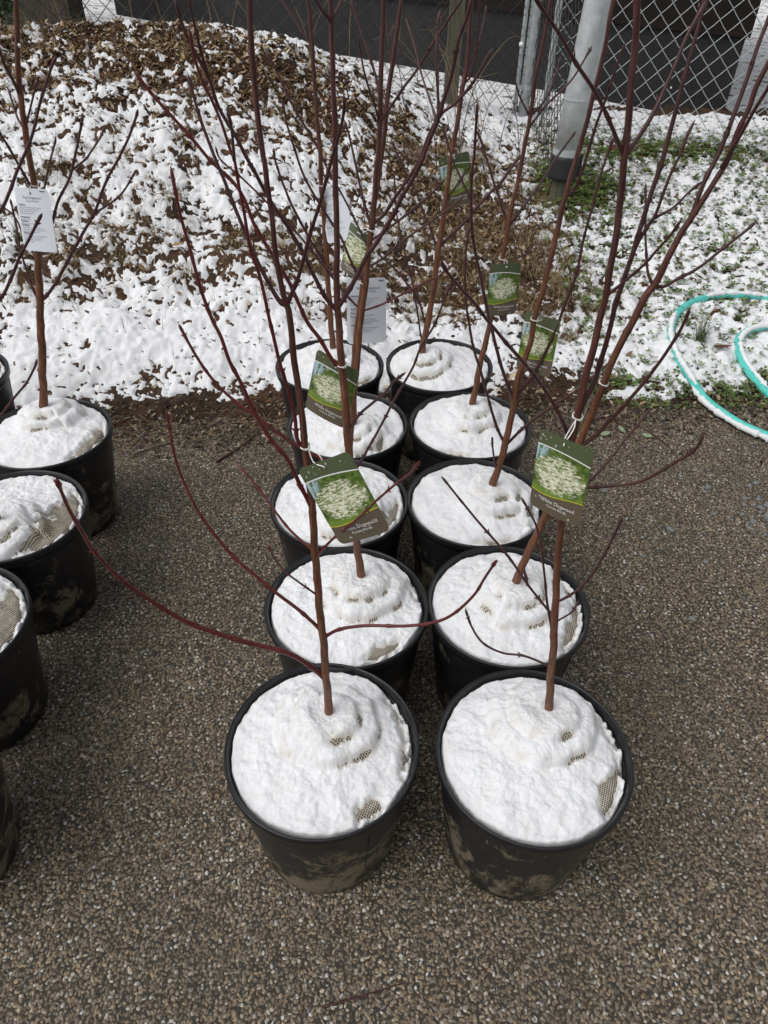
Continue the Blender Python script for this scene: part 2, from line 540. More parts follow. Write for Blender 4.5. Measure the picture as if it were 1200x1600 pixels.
def m_photo():
    """printed picture: white blossoming tree on a lawn (flat print)"""
    t = NT('printed_picture')
    v = t.coord('Object', scale=(11, 11, 11))            # about 1 unit per card width
    sep = t.new('ShaderNodeSeparateXYZ'); t.link(v, sep.inputs[0]); x, z = sep.outputs[0], sep.outputs[2]
    g = t.noise(v, 9, 6, 0.7)
    green = t.ramp(g, [(0.28, (0.014, 0.030, 0.008)), (0.50, (0.075, 0.130, 0.024)), (0.72, (0.24, 0.31, 0.07))])
    lawn = t.ramp(z, [(0.0, 1.0), (0.06, 0.0)])
    lawn = t.math('MULTIPLY', t.ramp(t.math('ADD', z, 0.30), [(0.0, 1.0), (0.10, 0.0)]), 0.75)
    c = t.mix(lawn, green, (0.19, 0.29, 0.05))
    # sky through twigs at the upper left corner
    sk = t.math('SUBTRACT', t.math('MULTIPLY', z, 0.9), x)
    tw = t.noise(t.coord('Object', scale=(90, 90, 22)), 1.0, 4, 0.7, 0.7)
    skm = t.math('MULTIPLY', t.ramp(sk, [(0.52, 0.0), (0.62, 0.85)]), t.ramp(tw, [(0.44, 0.0), (0.52, 1.0)]))
    c = t.mix(skm, c, (0.42, 0.58, 0.66))
    # crown: blossom in drooping layers
    dx = t.math('DIVIDE', t.math('ADD', x, 0.02), 0.46); dz = t.math('DIVIDE', t.math('SUBTRACT', z, 0.03), 0.34)
    rr = t.math('ADD', t.math('MULTIPLY', dx, dx), t.math('MULTIPLY', dz, dz))
    lay = t.noise(t.coord('Object', scale=(120, 120, 420), rot=(0, 0.14, 0)), 1.0, 6, 0.78, 0.6)
    big = t.noise(t.coord('Object', scale=(40, 40, 90)), 1.0, 3, 0.6)
    crown = t.ramp(rr, [(0.25, 1.0), (1.10, 0.0)])
    val = t.math('ADD', t.math('ADD', t.math('MULTIPLY', crown, 0.09), lay), t.math('MULTIPLY', t.math('SUBTRACT', big, 0.5), 0.35))
    bl = t.ramp(val, [(0.52, 0.0), (0.62, 1.0)])
    bl = t.math('MULTIPLY', bl, t.ramp(rr, [(0.95, 1.0), (1.35, 0.0)]))
    c = t.mix(t.math('MULTIPLY', crown, 0.55), c, (0.20, 0.26, 0.06))
    c = t.mix(bl, c, (0.80, 0.79, 0.62))
    return t.set(c, 0.25, 0.5)

M = dict(
    trunk=m_trunk('dogwood_trunk', 1.02), trunk_tall=m_trunk('dogwood_trunk_old', 1.30),
    weed_0=flat('dry_stem', (0.30, 0.22, 0.12), 0.8, 0.2), weed_1=flat('dark_dry_stem', (0.10, 0.065, 0.045), 0.8, 0.2),
    snow=m_snow('fresh_snow'), snowcap=m_snow('fresh_snow_on_pots', 1.01), pot=m_pot(), burlap=m_burlap(),
    bark=m_bark('dogwood_bark', (0.050, 0.018, 0.010), (0.165, 0.064, 0.030), (0.310, 0.165, 0.090)),
    twig=m_bark('dogwood_twig', (0.029, 0.010, 0.011), (0.068, 0.024, 0.025), (0.140, 0.058, 0.052), True),
    redtwig=m_bark('red_dogwood_twig', (0.055, 0.009, 0.009), (0.125, 0.022, 0.020), (0.200, 0.052, 0.042), True),
    soil=m_soil(), far=m_far(), asphalt=m_asphalt(), pebble=m_pebble(), leaf=m_tint('fallen_leaf', 0.7, 0.3), straw=m_tint('dead_grass'),
    green=m_tint('green_leaf', 0.5, 0.35), galv=m_galv(), found=m_wallblock(), boards=m_boards(), oldwood=m_oldwood(), rubble=m_rubble(),
    hose=m_hose(), photo=m_photo(),
    olive=flat('olive_print', (0.085, 0.105, 0.050), 0.3, 0.5), taupe=flat('taupe_print', (0.118, 0.094, 0.066), 0.3, 0.5),
    white=flat('white_print', (0.80, 0.80, 0.78), 0.35), yellow=flat('yellow_print', (0.52, 0.46, 0.05), 0.35),
    card=flat('white_card', (0.66, 0.69, 0.74), 0.35, 0.5), ink=flat('grey_ink', (0.16, 0.16, 0.18), 0.5), bold=flat('black_ink', (0.035, 0.035, 0.045), 0.5),
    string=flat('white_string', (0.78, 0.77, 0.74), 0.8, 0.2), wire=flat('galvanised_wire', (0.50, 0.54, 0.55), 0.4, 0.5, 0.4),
    darkwire=flat('dull_grey_wire', (0.045, 0.047, 0.047), 0.6, 0.4, 0.2), iron=flat('dark_iron', (0.035, 0.035, 0.036), 0.55, 0.4, 0.3),
    water=flat('water_drop', (0.30, 0.29, 0.25), 0.08, 0.6),
)

# trunk first, then branches: (x, y, z, radius) in metres; pots: centre; tags: tree, centre, rotation, width
TREES = {
 'P1': [
  [(-0.099,0.777,0.308,0.0083),(-0.100,0.777,0.398,0.0083),(-0.101,0.777,0.588,0.0072),(-0.104,0.777,0.718,0.0067),(-0.104,0.777,0.858,0.0060),(-0.105,0.777,0.944,0.0054),(-0.108,0.777,1.020,0.0049),(-0.110,0.777,1.090,0.0045),(-0.113,0.777,1.144,0.0043),(-0.115,0.777,1.202,0.0039),(-0.117,0.777,1.213,0.0039),(-0.121,0.777,1.233,0.0035),(-0.124,0.777,1.270,0.0032),(-0.125,0.777,1.313,0.0031),(-0.127,0.777,1.346,0.0030),(-0.128,0.777,1.368,0.0029),(-0.129,0.777,1.374,0.0029),(-0.130,0.777,1.412,0.0030),(-0.130,0.777,1.452,0.0030),(-0.129,0.777,1.489,0.0030),(-0.128,0.777,1.505,0.0030),(-0.127,0.777,1.558,0.0024)],
  [(-0.117,0.777,1.213,0.0028),(-0.105,0.771,1.238,0.0026),(-0.094,0.764,1.268,0.0024),(-0.082,0.756,1.305,0.0022),(-0.070,0.747,1.336,0.0020),(-0.061,0.740,1.364,0.0019),(-0.055,0.734,1.383,0.0018),(-0.047,0.728,1.406,0.0016),(-0.042,0.721,1.427,0.0015),(-0.042,0.717,1.440,0.0014)],
  [(-0.117,0.777,1.213,0.0028),(-0.125,0.778,1.217,0.0027),(-0.136,0.781,1.237,0.0026),(-0.148,0.785,1.263,0.0025),(-0.157,0.790,1.288,0.0023),(-0.167,0.794,1.315,0.0021),(-0.176,0.799,1.342,0.0020),(-0.183,0.802,1.361,0.0019),(-0.194,0.809,1.396,0.0017),(-0.200,0.814,1.423,0.0015),(-0.203,0.817,1.438,0.0014)],
  [(-0.107,0.777,1.005,0.0028),(-0.117,0.776,1.024,0.0028),(-0.118,0.774,1.062,0.0026),(-0.123,0.773,1.100,0.0025),(-0.129,0.771,1.134,0.0024),(-0.133,0.769,1.167,0.0023),(-0.137,0.768,1.198,0.0022),(-0.140,0.766,1.229,0.0021),(-0.144,0.764,1.260,0.0020),(-0.149,0.763,1.282,0.0019),(-0.150,0.761,1.302,0.0019),(-0.151,0.760,1.326,0.0018),(-0.153,0.758,1.351,0.0017),(-0.154,0.756,1.373,0.0016),(-0.157,0.756,1.382,0.0016),(-0.161,0.754,1.404,0.0015),(-0.167,0.752,1.424,0.0015),(-0.174,0.751,1.442,0.0014),(-0.178,0.749,1.463,0.0013),(-0.178,0.747,1.484,0.0013)],
  [(-0.154,0.756,1.373,0.0016),(-0.149,0.736,1.400,0.0014),(-0.146,0.716,1.423,0.0013)],
  [(-0.101,0.777,0.495,0.0053),(-0.152,0.766,0.574,0.0048),(-0.212,0.754,0.618,0.0045),(-0.269,0.743,0.659,0.0042),(-0.312,0.733,0.701,0.0039),(-0.356,0.721,0.766,0.0035),(-0.381,0.712,0.817,0.0033),(-0.399,0.701,0.879,0.0030),(-0.403,0.695,0.921,0.0028),(-0.405,0.687,0.967,0.0026),(-0.403,0.680,1.010,0.0024),(-0.401,0.677,1.032,0.0023)],
  [(-0.102,0.777,0.629,0.0035),(-0.136,0.782,0.672,0.0033),(-0.176,0.789,0.711,0.0031),(-0.205,0.795,0.742,0.0030),(-0.233,0.800,0.772,0.0028),(-0.259,0.806,0.814,0.0026),(-0.283,0.813,0.861,0.0024),(-0.296,0.820,0.905,0.0022),(-0.304,0.825,0.948,0.0021),(-0.306,0.833,1.004,0.0019),(-0.307,0.837,1.029,0.0018)],
  [(-0.104,0.777,0.716,0.0018),(-0.137,0.758,0.775,0.0016),(-0.152,0.746,0.810,0.0015),(-0.161,0.734,0.852,0.0014),(-0.163,0.727,0.878,0.0014)],
  [(-0.104,0.777,0.814,0.0022),(-0.145,0.801,0.840,0.0021),(-0.175,0.826,0.869,0.0019),(-0.205,0.851,0.897,0.0018),(-0.227,0.867,0.912,0.0017)],
  [(-0.104,0.777,0.802,0.0025),(-0.074,0.751,0.867,0.0022),(-0.034,0.716,0.939,0.0020),(-0.008,0.687,0.997,0.0018),(0.015,0.661,1.044,0.0016),(0.029,0.644,1.072,0.0015),(0.039,0.627,1.103,0.0014)],
  [(-0.101,0.777,0.611,0.0033),(-0.072,0.770,0.642,0.0032),(-0.029,0.760,0.664,0.0030),(0.034,0.745,0.683,0.0028),(0.084,0.732,0.709,0.0026),(0.111,0.724,0.740,0.0025),(0.135,0.714,0.793,0.0023),(0.147,0.705,0.843,0.0021),(0.157,0.697,0.884,0.0020)],
  [(-0.105,0.777,0.907,0.0035),(-0.118,0.778,0.943,0.0033),(-0.135,0.780,0.991,0.0031),(-0.152,0.781,1.017,0.0030),(-0.170,0.782,1.059,0.0028),(-0.185,0.784,1.107,0.0026),(-0.196,0.786,1.136,0.0025),(-0.202,0.787,1.167,0.0024),(-0.209,0.788,1.187,0.0023),(-0.217,0.790,1.222,0.0022),(-0.221,0.791,1.256,0.0021),(-0.227,0.794,1.298,0.0019),(-0.229,0.795,1.330,0.0018),(-0.230,0.797,1.356,0.0017)]],
 'P2': [
  [(0.337,0.796,0.308,0.0084),(0.325,0.796,0.398,0.0084),(0.313,0.796,0.499,0.0077),(0.297,0.796,0.626,0.0069),(0.279,0.796,0.752,0.0062),(0.268,0.796,0.849,0.0058),(0.257,0.796,0.947,0.0055),(0.254,0.796,1.014,0.0052),(0.255,0.796,1.065,0.0053),(0.254,0.796,1.113,0.0053),(0.255,0.796,1.158,0.0049),(0.255,0.796,1.192,0.0046),(0.256,0.796,1.222,0.0043),(0.254,0.796,1.260,0.0042),(0.252,0.796,1.296,0.0041),(0.247,0.796,1.337,0.0039),(0.243,0.796,1.369,0.0040),(0.240,0.796,1.399,0.0039),(0.234,0.796,1.438,0.0037),(0.230,0.796,1.467,0.0036),(0.223,0.796,1.504,0.0035),(0.214,0.796,1.549,0.0028)],
  [(0.243,0.796,1.373,0.0023),(0.238,0.795,1.378,0.0023),(0.222,0.788,1.400,0.0022),(0.207,0.782,1.420,0.0021),(0.192,0.776,1.437,0.0020),(0.171,0.769,1.458,0.0019),(0.149,0.759,1.482,0.0018),(0.132,0.753,1.498,0.0017),(0.118,0.746,1.513,0.0016)],
  [(0.243,0.796,1.373,0.0025),(0.248,0.799,1.379,0.0024),(0.260,0.806,1.397,0.0024),(0.269,0.812,1.413,0.0023),(0.276,0.819,1.432,0.0022),(0.282,0.825,1.450,0.0021),(0.288,0.832,1.468,0.0020),(0.295,0.838,1.483,0.0020),(0.306,0.846,1.503,0.0019)],
  [(0.255,0.796,1.066,0.0038),(0.267,0.800,1.102,0.0037),(0.270,0.803,1.128,0.0036),(0.273,0.806,1.156,0.0035),(0.275,0.809,1.186,0.0033),(0.275,0.811,1.205,0.0033),(0.279,0.815,1.234,0.0032),(0.283,0.818,1.261,0.0031),(0.285,0.821,1.284,0.0030),(0.288,0.824,1.306,0.0029),(0.290,0.826,1.323,0.0028),(0.293,0.829,1.342,0.0028),(0.296,0.832,1.364,0.0027),(0.298,0.837,1.394,0.0026),(0.299,0.840,1.417,0.0025),(0.301,0.844,1.441,0.0024),(0.304,0.849,1.466,0.0023),(0.306,0.853,1.490,0.0022),(0.306,0.856,1.510,0.0022)],
  [(0.282,0.817,1.255,0.0022),(0.287,0.821,1.275,0.0021),(0.295,0.825,1.292,0.0021),(0.302,0.828,1.305,0.0020),(0.305,0.831,1.323,0.0019),(0.309,0.835,1.344,0.0018),(0.315,0.839,1.362,0.0017),(0.320,0.844,1.383,0.0016),(0.325,0.847,1.397,0.0015)],
  [(0.299,0.827,1.300,0.0015),(0.323,0.840,1.308,0.0014),(0.342,0.854,1.321,0.0013),(0.361,0.867,1.331,0.0013)],
  [(0.256,0.796,1.221,0.0019),(0.273,0.784,1.248,0.0017),(0.285,0.773,1.271,0.0016),(0.290,0.765,1.288,0.0015),(0.297,0.755,1.309,0.0014),(0.300,0.746,1.328,0.0013)],
  [(0.261,0.796,0.905,0.0021),(0.301,0.817,0.932,0.0020),(0.326,0.833,0.955,0.0020),(0.347,0.849,0.979,0.0019),(0.364,0.861,0.998,0.0019),(0.384,0.876,1.021,0.0018)],
  [(0.258,0.796,0.933,0.0023),(0.291,0.787,0.941,0.0023),(0.315,0.780,0.950,0.0023),(0.341,0.772,0.961,0.0022),(0.356,0.766,0.973,0.0022),(0.375,0.757,1.000,0.0021),(0.395,0.745,1.035,0.0021),(0.399,0.741,1.050,0.0020),(0.397,0.736,1.072,0.0020)],
  [(0.255,0.796,1.012,0.0031),(0.246,0.794,1.029,0.0030),(0.224,0.788,1.068,0.0028),(0.200,0.783,1.104,0.0026),(0.181,0.778,1.129,0.0025),(0.162,0.774,1.151,0.0024),(0.143,0.770,1.172,0.0023),(0.128,0.766,1.190,0.0022),(0.115,0.763,1.205,0.0021),(0.097,0.758,1.229,0.0020),(0.081,0.754,1.246,0.0019),(0.065,0.750,1.265,0.0018),(0.058,0.747,1.277,0.0017),(0.057,0.746,1.283,0.0017)],
  [(0.312,0.796,0.514,0.0023),(0.262,0.809,0.528,0.0023),(0.222,0.819,0.524,0.0022),(0.186,0.829,0.539,0.0022),(0.163,0.837,0.573,0.0021),(0.148,0.846,0.615,0.0020)],
  [(0.295,0.796,0.638,0.0016),(0.311,0.804,0.642,0.0016),(0.328,0.814,0.648,0.0017),(0.338,0.826,0.665,0.0017)],
  [(0.294,0.796,0.649,0.0025),(0.249,0.816,0.699,0.0023),(0.207,0.838,0.752,0.0022),(0.173,0.854,0.787,0.0021),(0.140,0.870,0.821,0.0020),(0.090,0.896,0.874,0.0018)],
  [(0.302,0.796,0.590,0.0025),(0.279,0.812,0.673,0.0023),(0.266,0.825,0.737,0.0021),(0.247,0.841,0.808,0.0019),(0.227,0.850,0.846,0.0018),(0.214,0.856,0.866,0.0018)]],
 'P3': [
  [(-0.047,1.145,0.308,0.0092),(-0.052,1.145,0.398,0.0092),(-0.059,1.145,0.485,0.0089),(-0.065,1.145,0.597,0.0085),(-0.069,1.145,0.683,0.0085),(-0.072,1.145,0.747,0.0083),(-0.075,1.145,0.822,0.0080),(-0.079,1.145,0.905,0.0074),(-0.083,1.145,0.970,0.0068),(-0.085,1.145,1.036,0.0061),(-0.085,1.145,1.098,0.0056),(-0.083,1.145,1.161,0.0051),(-0.082,1.145,1.220,0.0047),(-0.082,1.145,1.275,0.0046),(-0.081,1.145,1.318,0.0044),(-0.081,1.145,1.375,0.0040),(-0.081,1.145,1.428,0.0039),(-0.081,1.145,1.446,0.0039),(-0.082,1.145,1.470,0.0036),(-0.082,1.145,1.523,0.0032)],
  [(-0.085,1.145,1.035,0.0039),(-0.102,1.143,1.055,0.0038),(-0.113,1.140,1.078,0.0037),(-0.127,1.137,1.112,0.0036),(-0.136,1.134,1.137,0.0035),(-0.149,1.131,1.163,0.0034),(-0.162,1.128,1.189,0.0033),(-0.177,1.124,1.214,0.0032),(-0.189,1.121,1.240,0.0031),(-0.198,1.118,1.261,0.0030),(-0.207,1.115,1.281,0.0029),(-0.221,1.111,1.314,0.0028),(-0.238,1.106,1.349,0.0027),(-0.246,1.100,1.388,0.0025),(-0.258,1.095,1.416,0.0024),(-0.268,1.091,1.442,0.0023),(-0.272,1.085,1.476,0.0022)],
  [(-0.081,1.145,0.928,0.0041),(-0.095,1.144,0.938,0.0040),(-0.118,1.142,0.983,0.0038),(-0.140,1.140,1.020,0.0037),(-0.161,1.137,1.082,0.0035),(-0.173,1.136,1.106,0.0034),(-0.186,1.134,1.133,0.0033),(-0.199,1.133,1.157,0.0032),(-0.211,1.131,1.184,0.0030),(-0.221,1.129,1.221,0.0029),(-0.233,1.128,1.244,0.0028),(-0.250,1.126,1.262,0.0027),(-0.266,1.125,1.278,0.0027),(-0.286,1.123,1.306,0.0025),(-0.314,1.120,1.341,0.0024),(-0.335,1.117,1.368,0.0023),(-0.350,1.115,1.391,0.0022)],
  [(-0.246,1.100,1.388,0.0022),(-0.249,1.096,1.407,0.0021),(-0.251,1.091,1.431,0.0020),(-0.253,1.084,1.460,0.0019),(-0.253,1.080,1.480,0.0018)],
  [(-0.085,1.145,1.042,0.0044),(-0.065,1.143,1.072,0.0043),(-0.052,1.141,1.098,0.0041),(-0.033,1.138,1.137,0.0040),(-0.020,1.137,1.155,0.0039),(-0.007,1.135,1.176,0.0038),(0.007,1.133,1.200,0.0037),(0.021,1.130,1.231,0.0035),(0.035,1.128,1.255,0.0034),(0.048,1.125,1.285,0.0033),(0.058,1.123,1.311,0.0032),(0.068,1.120,1.338,0.0031),(0.075,1.118,1.366,0.0029),(0.082,1.115,1.392,0.0028),(0.088,1.111,1.433,0.0026),(0.097,1.108,1.459,0.0025),(0.101,1.105,1.482,0.0024)],
  [(0.068,1.120,1.338,0.0023),(0.064,1.131,1.383,0.0021),(0.061,1.139,1.419,0.0020),(0.063,1.148,1.454,0.0019),(0.065,1.150,1.463,0.0019)],
  [(0.067,1.121,1.336,0.0016),(0.060,1.131,1.348,0.0016),(0.051,1.150,1.368,0.0015),(0.042,1.168,1.387,0.0015),(0.032,1.193,1.416,0.0014),(0.019,1.221,1.446,0.0014)],
  [(-0.074,1.145,0.786,0.0031),(-0.049,1.132,0.835,0.0029),(-0.025,1.122,0.866,0.0027),(-0.003,1.113,0.892,0.0025),(0.013,1.104,0.922,0.0024),(0.034,1.095,0.947,0.0022)],
  [(-0.069,1.145,0.686,0.0039),(-0.092,1.147,0.702,0.0038),(-0.131,1.151,0.718,0.0037),(-0.179,1.156,0.745,0.0036),(-0.215,1.160,0.773,0.0035),(-0.253,1.164,0.806,0.0033),(-0.291,1.169,0.836,0.0032),(-0.329,1.174,0.881,0.0030),(-0.359,1.180,0.940,0.0028),(-0.377,1.185,0.988,0.0026)],
  [(-0.081,1.145,1.446,0.0026),(-0.091,1.136,1.458,0.0024),(-0.100,1.127,1.471,0.0022),(-0.108,1.115,1.489,0.0020)],
  [(-0.081,1.145,1.446,0.0026),(-0.073,1.155,1.459,0.0024),(-0.067,1.163,1.469,0.0023),(-0.058,1.175,1.485,0.0021)]],
 'P4': [
  [(0.292,1.129,0.308,0.0095),(0.307,1.129,0.398,0.0095),(0.320,1.129,0.480,0.0089),(0.332,1.129,0.544,0.0086),(0.343,1.129,0.602,0.0081),(0.359,1.129,0.704,0.0077),(0.376,1.129,0.783,0.0074),(0.383,1.129,0.827,0.0073),(0.392,1.129,0.883,0.0071),(0.398,1.129,0.937,0.0069),(0.405,1.129,0.981,0.0067),(0.417,1.129,1.024,0.0066),(0.425,1.129,1.058,0.0065),(0.430,1.129,1.079,0.0064),(0.440,1.129,1.103,0.0060),(0.449,1.129,1.145,0.0056),(0.459,1.129,1.181,0.0053),(0.467,1.129,1.200,0.0052),(0.478,1.129,1.234,0.0044),(0.487,1.129,1.260,0.0043),(0.496,1.129,1.288,0.0042),(0.498,1.129,1.320,0.0039),(0.504,1.129,1.355,0.0038),(0.505,1.129,1.382,0.0038),(0.511,1.129,1.409,0.0037),(0.522,1.129,1.459,0.0034)],
  [(0.467,1.129,1.199,0.0040),(0.471,1.134,1.230,0.0038),(0.476,1.138,1.257,0.0037),(0.486,1.144,1.287,0.0036),(0.494,1.151,1.328,0.0034),(0.500,1.158,1.365,0.0033),(0.505,1.164,1.396,0.0031),(0.509,1.171,1.429,0.0030),(0.518,1.179,1.468,0.0028)],
  [(0.492,1.129,1.277,0.0031),(0.493,1.121,1.299,0.0030),(0.496,1.105,1.339,0.0028),(0.498,1.094,1.365,0.0027),(0.501,1.084,1.388,0.0026),(0.503,1.069,1.421,0.0025)],
  [(0.437,1.129,1.096,0.0024),(0.425,1.136,1.116,0.0023),(0.416,1.148,1.153,0.0021),(0.410,1.159,1.185,0.0020),(0.401,1.179,1.242,0.0018)],
  [(0.437,1.129,1.097,0.0029),(0.457,1.132,1.093,0.0029),(0.475,1.136,1.104,0.0028),(0.498,1.141,1.115,0.0027),(0.517,1.146,1.127,0.0026),(0.539,1.153,1.146,0.0025),(0.557,1.158,1.160,0.0025),(0.579,1.165,1.178,0.0024),(0.590,1.169,1.190,0.0023)],
  [(0.372,1.129,0.767,0.0044),(0.397,1.123,0.795,0.0042),(0.420,1.114,0.845,0.0039),(0.439,1.105,0.892,0.0036),(0.455,1.098,0.934,0.0034),(0.466,1.090,0.972,0.0031),(0.476,1.082,1.016,0.0029),(0.481,1.076,1.048,0.0027),(0.482,1.069,1.086,0.0025)],
  [(0.314,1.129,0.442,0.0032),(0.327,1.121,0.406,0.0033),(0.335,1.112,0.363,0.0034),(0.348,1.107,0.341,0.0034),(0.363,1.103,0.335,0.0034),(0.396,1.093,0.360,0.0034),(0.434,1.077,0.425,0.0034),(0.451,1.063,0.500,0.0033),(0.457,1.048,0.580,0.0032),(0.460,1.029,0.676,0.0031)]],
 'P5': [
  [(-0.115,1.410,0.308,0.0083),(-0.105,1.410,0.398,0.0083),(-0.089,1.410,0.518,0.0079),(-0.080,1.410,0.632,0.0072),(-0.069,1.410,0.753,0.0069),(-0.057,1.410,0.878,0.0062),(-0.047,1.410,0.963,0.0063),(-0.038,1.410,1.043,0.0061),(-0.030,1.410,1.117,0.0056),(-0.025,1.410,1.175,0.0051),(-0.020,1.410,1.241,0.0049),(-0.018,1.410,1.292,0.0048),(-0.017,1.410,1.360,0.0044),(-0.015,1.410,1.414,0.0042),(-0.014,1.410,1.473,0.0036)],
  [(-0.033,1.410,1.093,0.0037),(-0.009,1.408,1.112,0.0036),(0.014,1.404,1.149,0.0035),(0.034,1.400,1.179,0.0033),(0.054,1.396,1.213,0.0032),(0.071,1.390,1.260,0.0030),(0.089,1.386,1.291,0.0028),(0.110,1.383,1.307,0.0027),(0.136,1.378,1.337,0.0026),(0.150,1.375,1.361,0.0025),(0.166,1.370,1.391,0.0024)],
  [(-0.099,1.410,0.442,0.0037),(-0.066,1.416,0.500,0.0035),(-0.047,1.420,0.537,0.0034),(-0.023,1.425,0.586,0.0033),(-0.004,1.430,0.627,0.0032),(0.018,1.435,0.676,0.0031),(0.043,1.441,0.725,0.0030),(0.063,1.447,0.767,0.0029),(0.076,1.451,0.806,0.0028),(0.100,1.457,0.850,0.0026),(0.109,1.460,0.872,0.0026),(0.130,1.468,0.935,0.0024),(0.133,1.470,0.952,0.0024)],
  [(-0.046,1.410,0.977,0.0030),(-0.067,1.413,1.000,0.0029),(-0.092,1.417,1.059,0.0027),(-0.113,1.420,1.092,0.0026),(-0.139,1.424,1.133,0.0025),(-0.162,1.428,1.174,0.0024),(-0.175,1.432,1.212,0.0023),(-0.187,1.436,1.254,0.0021),(-0.195,1.440,1.301,0.0020)],
  [(-0.038,1.410,1.041,0.0022),(-0.060,1.422,1.083,0.0021),(-0.091,1.438,1.138,0.0020),(-0.112,1.448,1.169,0.0019),(-0.127,1.456,1.196,0.0019),(-0.137,1.460,1.210,0.0018)],
  [(-0.033,1.410,1.090,0.0028),(-0.040,1.415,1.104,0.0028),(-0.053,1.429,1.146,0.0026),(-0.068,1.449,1.204,0.0023),(-0.077,1.461,1.237,0.0022),(-0.086,1.470,1.263,0.0021)],
  [(-0.018,1.410,1.307,0.0025),(-0.023,1.417,1.328,0.0025),(-0.032,1.426,1.353,0.0024),(-0.044,1.436,1.382,0.0023),(-0.055,1.446,1.408,0.0023),(-0.070,1.460,1.448,0.0021)],
  [(-0.019,1.410,1.264,0.0020),(-0.026,1.402,1.294,0.0019),(-0.037,1.394,1.324,0.0018),(-0.047,1.383,1.359,0.0017),(-0.054,1.370,1.401,0.0016)],
  [(-0.019,1.410,1.272,0.0026),(-0.006,1.405,1.288,0.0025),(0.007,1.400,1.307,0.0025),(0.023,1.393,1.330,0.0024),(0.039,1.387,1.350,0.0023),(0.057,1.378,1.377,0.0022),(0.068,1.372,1.396,0.0022),(0.089,1.362,1.428,0.0021),(0.110,1.350,1.459,0.0020)]],
 'P7': [
  [(-0.096,1.779,0.308,0.0091),(-0.094,1.779,0.398,0.0091),(-0.094,1.779,0.518,0.0083),(-0.089,1.779,0.624,0.0080),(-0.074,1.779,0.752,0.0072),(-0.061,1.779,0.839,0.0070),(-0.049,1.779,0.922,0.0064),(-0.037,1.779,0.999,0.0062),(-0.025,1.779,1.087,0.0060),(-0.014,1.779,1.155,0.0059),(-0.009,1.779,1.230,0.0057),(0.001,1.779,1.291,0.0052),(0.007,1.779,1.335,0.0051),(0.013,1.779,1.383,0.0047),(0.024,1.779,1.444,0.0042)],
  [(-0.074,1.779,0.748,0.0030),(-0.115,1.785,0.790,0.0029),(-0.167,1.792,0.858,0.0028),(-0.233,1.802,0.939,0.0026),(-0.301,1.812,1.006,0.0025),(-0.361,1.820,1.063,0.0024),(-0.404,1.826,1.097,0.0023),(-0.414,1.829,1.127,0.0023)],
  [(-0.049,1.779,0.925,0.0036),(-0.011,1.771,0.954,0.0034),(0.020,1.763,0.980,0.0032),(0.057,1.752,1.014,0.0030),(0.093,1.742,1.047,0.0028),(0.129,1.729,1.090,0.0026)],
  [(-0.059,1.779,0.856,0.0033),(-0.035,1.784,0.868,0.0032),(-0.011,1.788,0.883,0.0031),(0.029,1.797,0.917,0.0030),(0.069,1.805,0.943,0.0028),(0.108,1.813,0.968,0.0027),(0.147,1.821,0.994,0.0025),(0.186,1.829,1.025,0.0024)],
  [(-0.075,1.779,0.739,0.0030),(-0.035,1.789,0.748,0.0029),(-0.001,1.798,0.759,0.0029),(0.054,1.812,0.784,0.0028),(0.096,1.823,0.803,0.0027),(0.134,1.833,0.817,0.0026),(0.152,1.839,0.834,0.0025)],
  [(-0.009,1.779,1.226,0.0025),(-0.000,1.794,1.280,0.0024),(-0.006,1.813,1.347,0.0022),(-0.016,1.829,1.402,0.0020)]],
 'P6': [
  [(0.282,1.488,0.308,0.0107),(0.293,1.488,0.398,0.0107),(0.300,1.488,0.458,0.0096),(0.307,1.488,0.509,0.0095),(0.312,1.488,0.588,0.0088),(0.313,1.488,0.653,0.0082),(0.315,1.488,0.715,0.0076),(0.323,1.488,0.766,0.0071),(0.331,1.488,0.815,0.0070),(0.331,1.488,0.870,0.0068),(0.338,1.488,0.927,0.0066),(0.343,1.488,0.980,0.0065),(0.347,1.488,1.041,0.0063),(0.350,1.488,1.099,0.0058),(0.356,1.488,1.154,0.0054),(0.361,1.488,1.195,0.0053),(0.369,1.488,1.261,0.0048),(0.374,1.488,1.322,0.0047),(0.377,1.488,1.367,0.0043),(0.377,1.488,1.418,0.0042),(0.378,1.488,1.460,0.0038)],
  [(0.353,1.488,1.129,0.0032),(0.370,1.484,1.146,0.0031),(0.377,1.478,1.197,0.0029),(0.382,1.470,1.255,0.0027),(0.389,1.463,1.298,0.0026),(0.394,1.455,1.347,0.0024),(0.401,1.448,1.393,0.0022)],
  [(0.313,1.488,0.656,0.0043),(0.349,1.494,0.717,0.0041),(0.374,1.500,0.785,0.0039),(0.393,1.507,0.858,0.0036),(0.402,1.512,0.905,0.0035),(0.413,1.517,0.955,0.0033),(0.416,1.525,1.028,0.0031),(0.423,1.532,1.092,0.0029),(0.428,1.538,1.147,0.0028),(0.434,1.542,1.182,0.0027),(0.443,1.548,1.224,0.0025)],
  [(0.308,1.488,0.529,0.0041),(0.299,1.489,0.536,0.0041),(0.272,1.497,0.591,0.0039),(0.246,1.507,0.664,0.0036),(0.225,1.516,0.723,0.0034),(0.206,1.523,0.770,0.0033),(0.189,1.533,0.838,0.0031),(0.177,1.542,0.893,0.0029),(0.172,1.553,0.962,0.0027),(0.173,1.563,1.018,0.0025),(0.177,1.568,1.044,0.0024)],
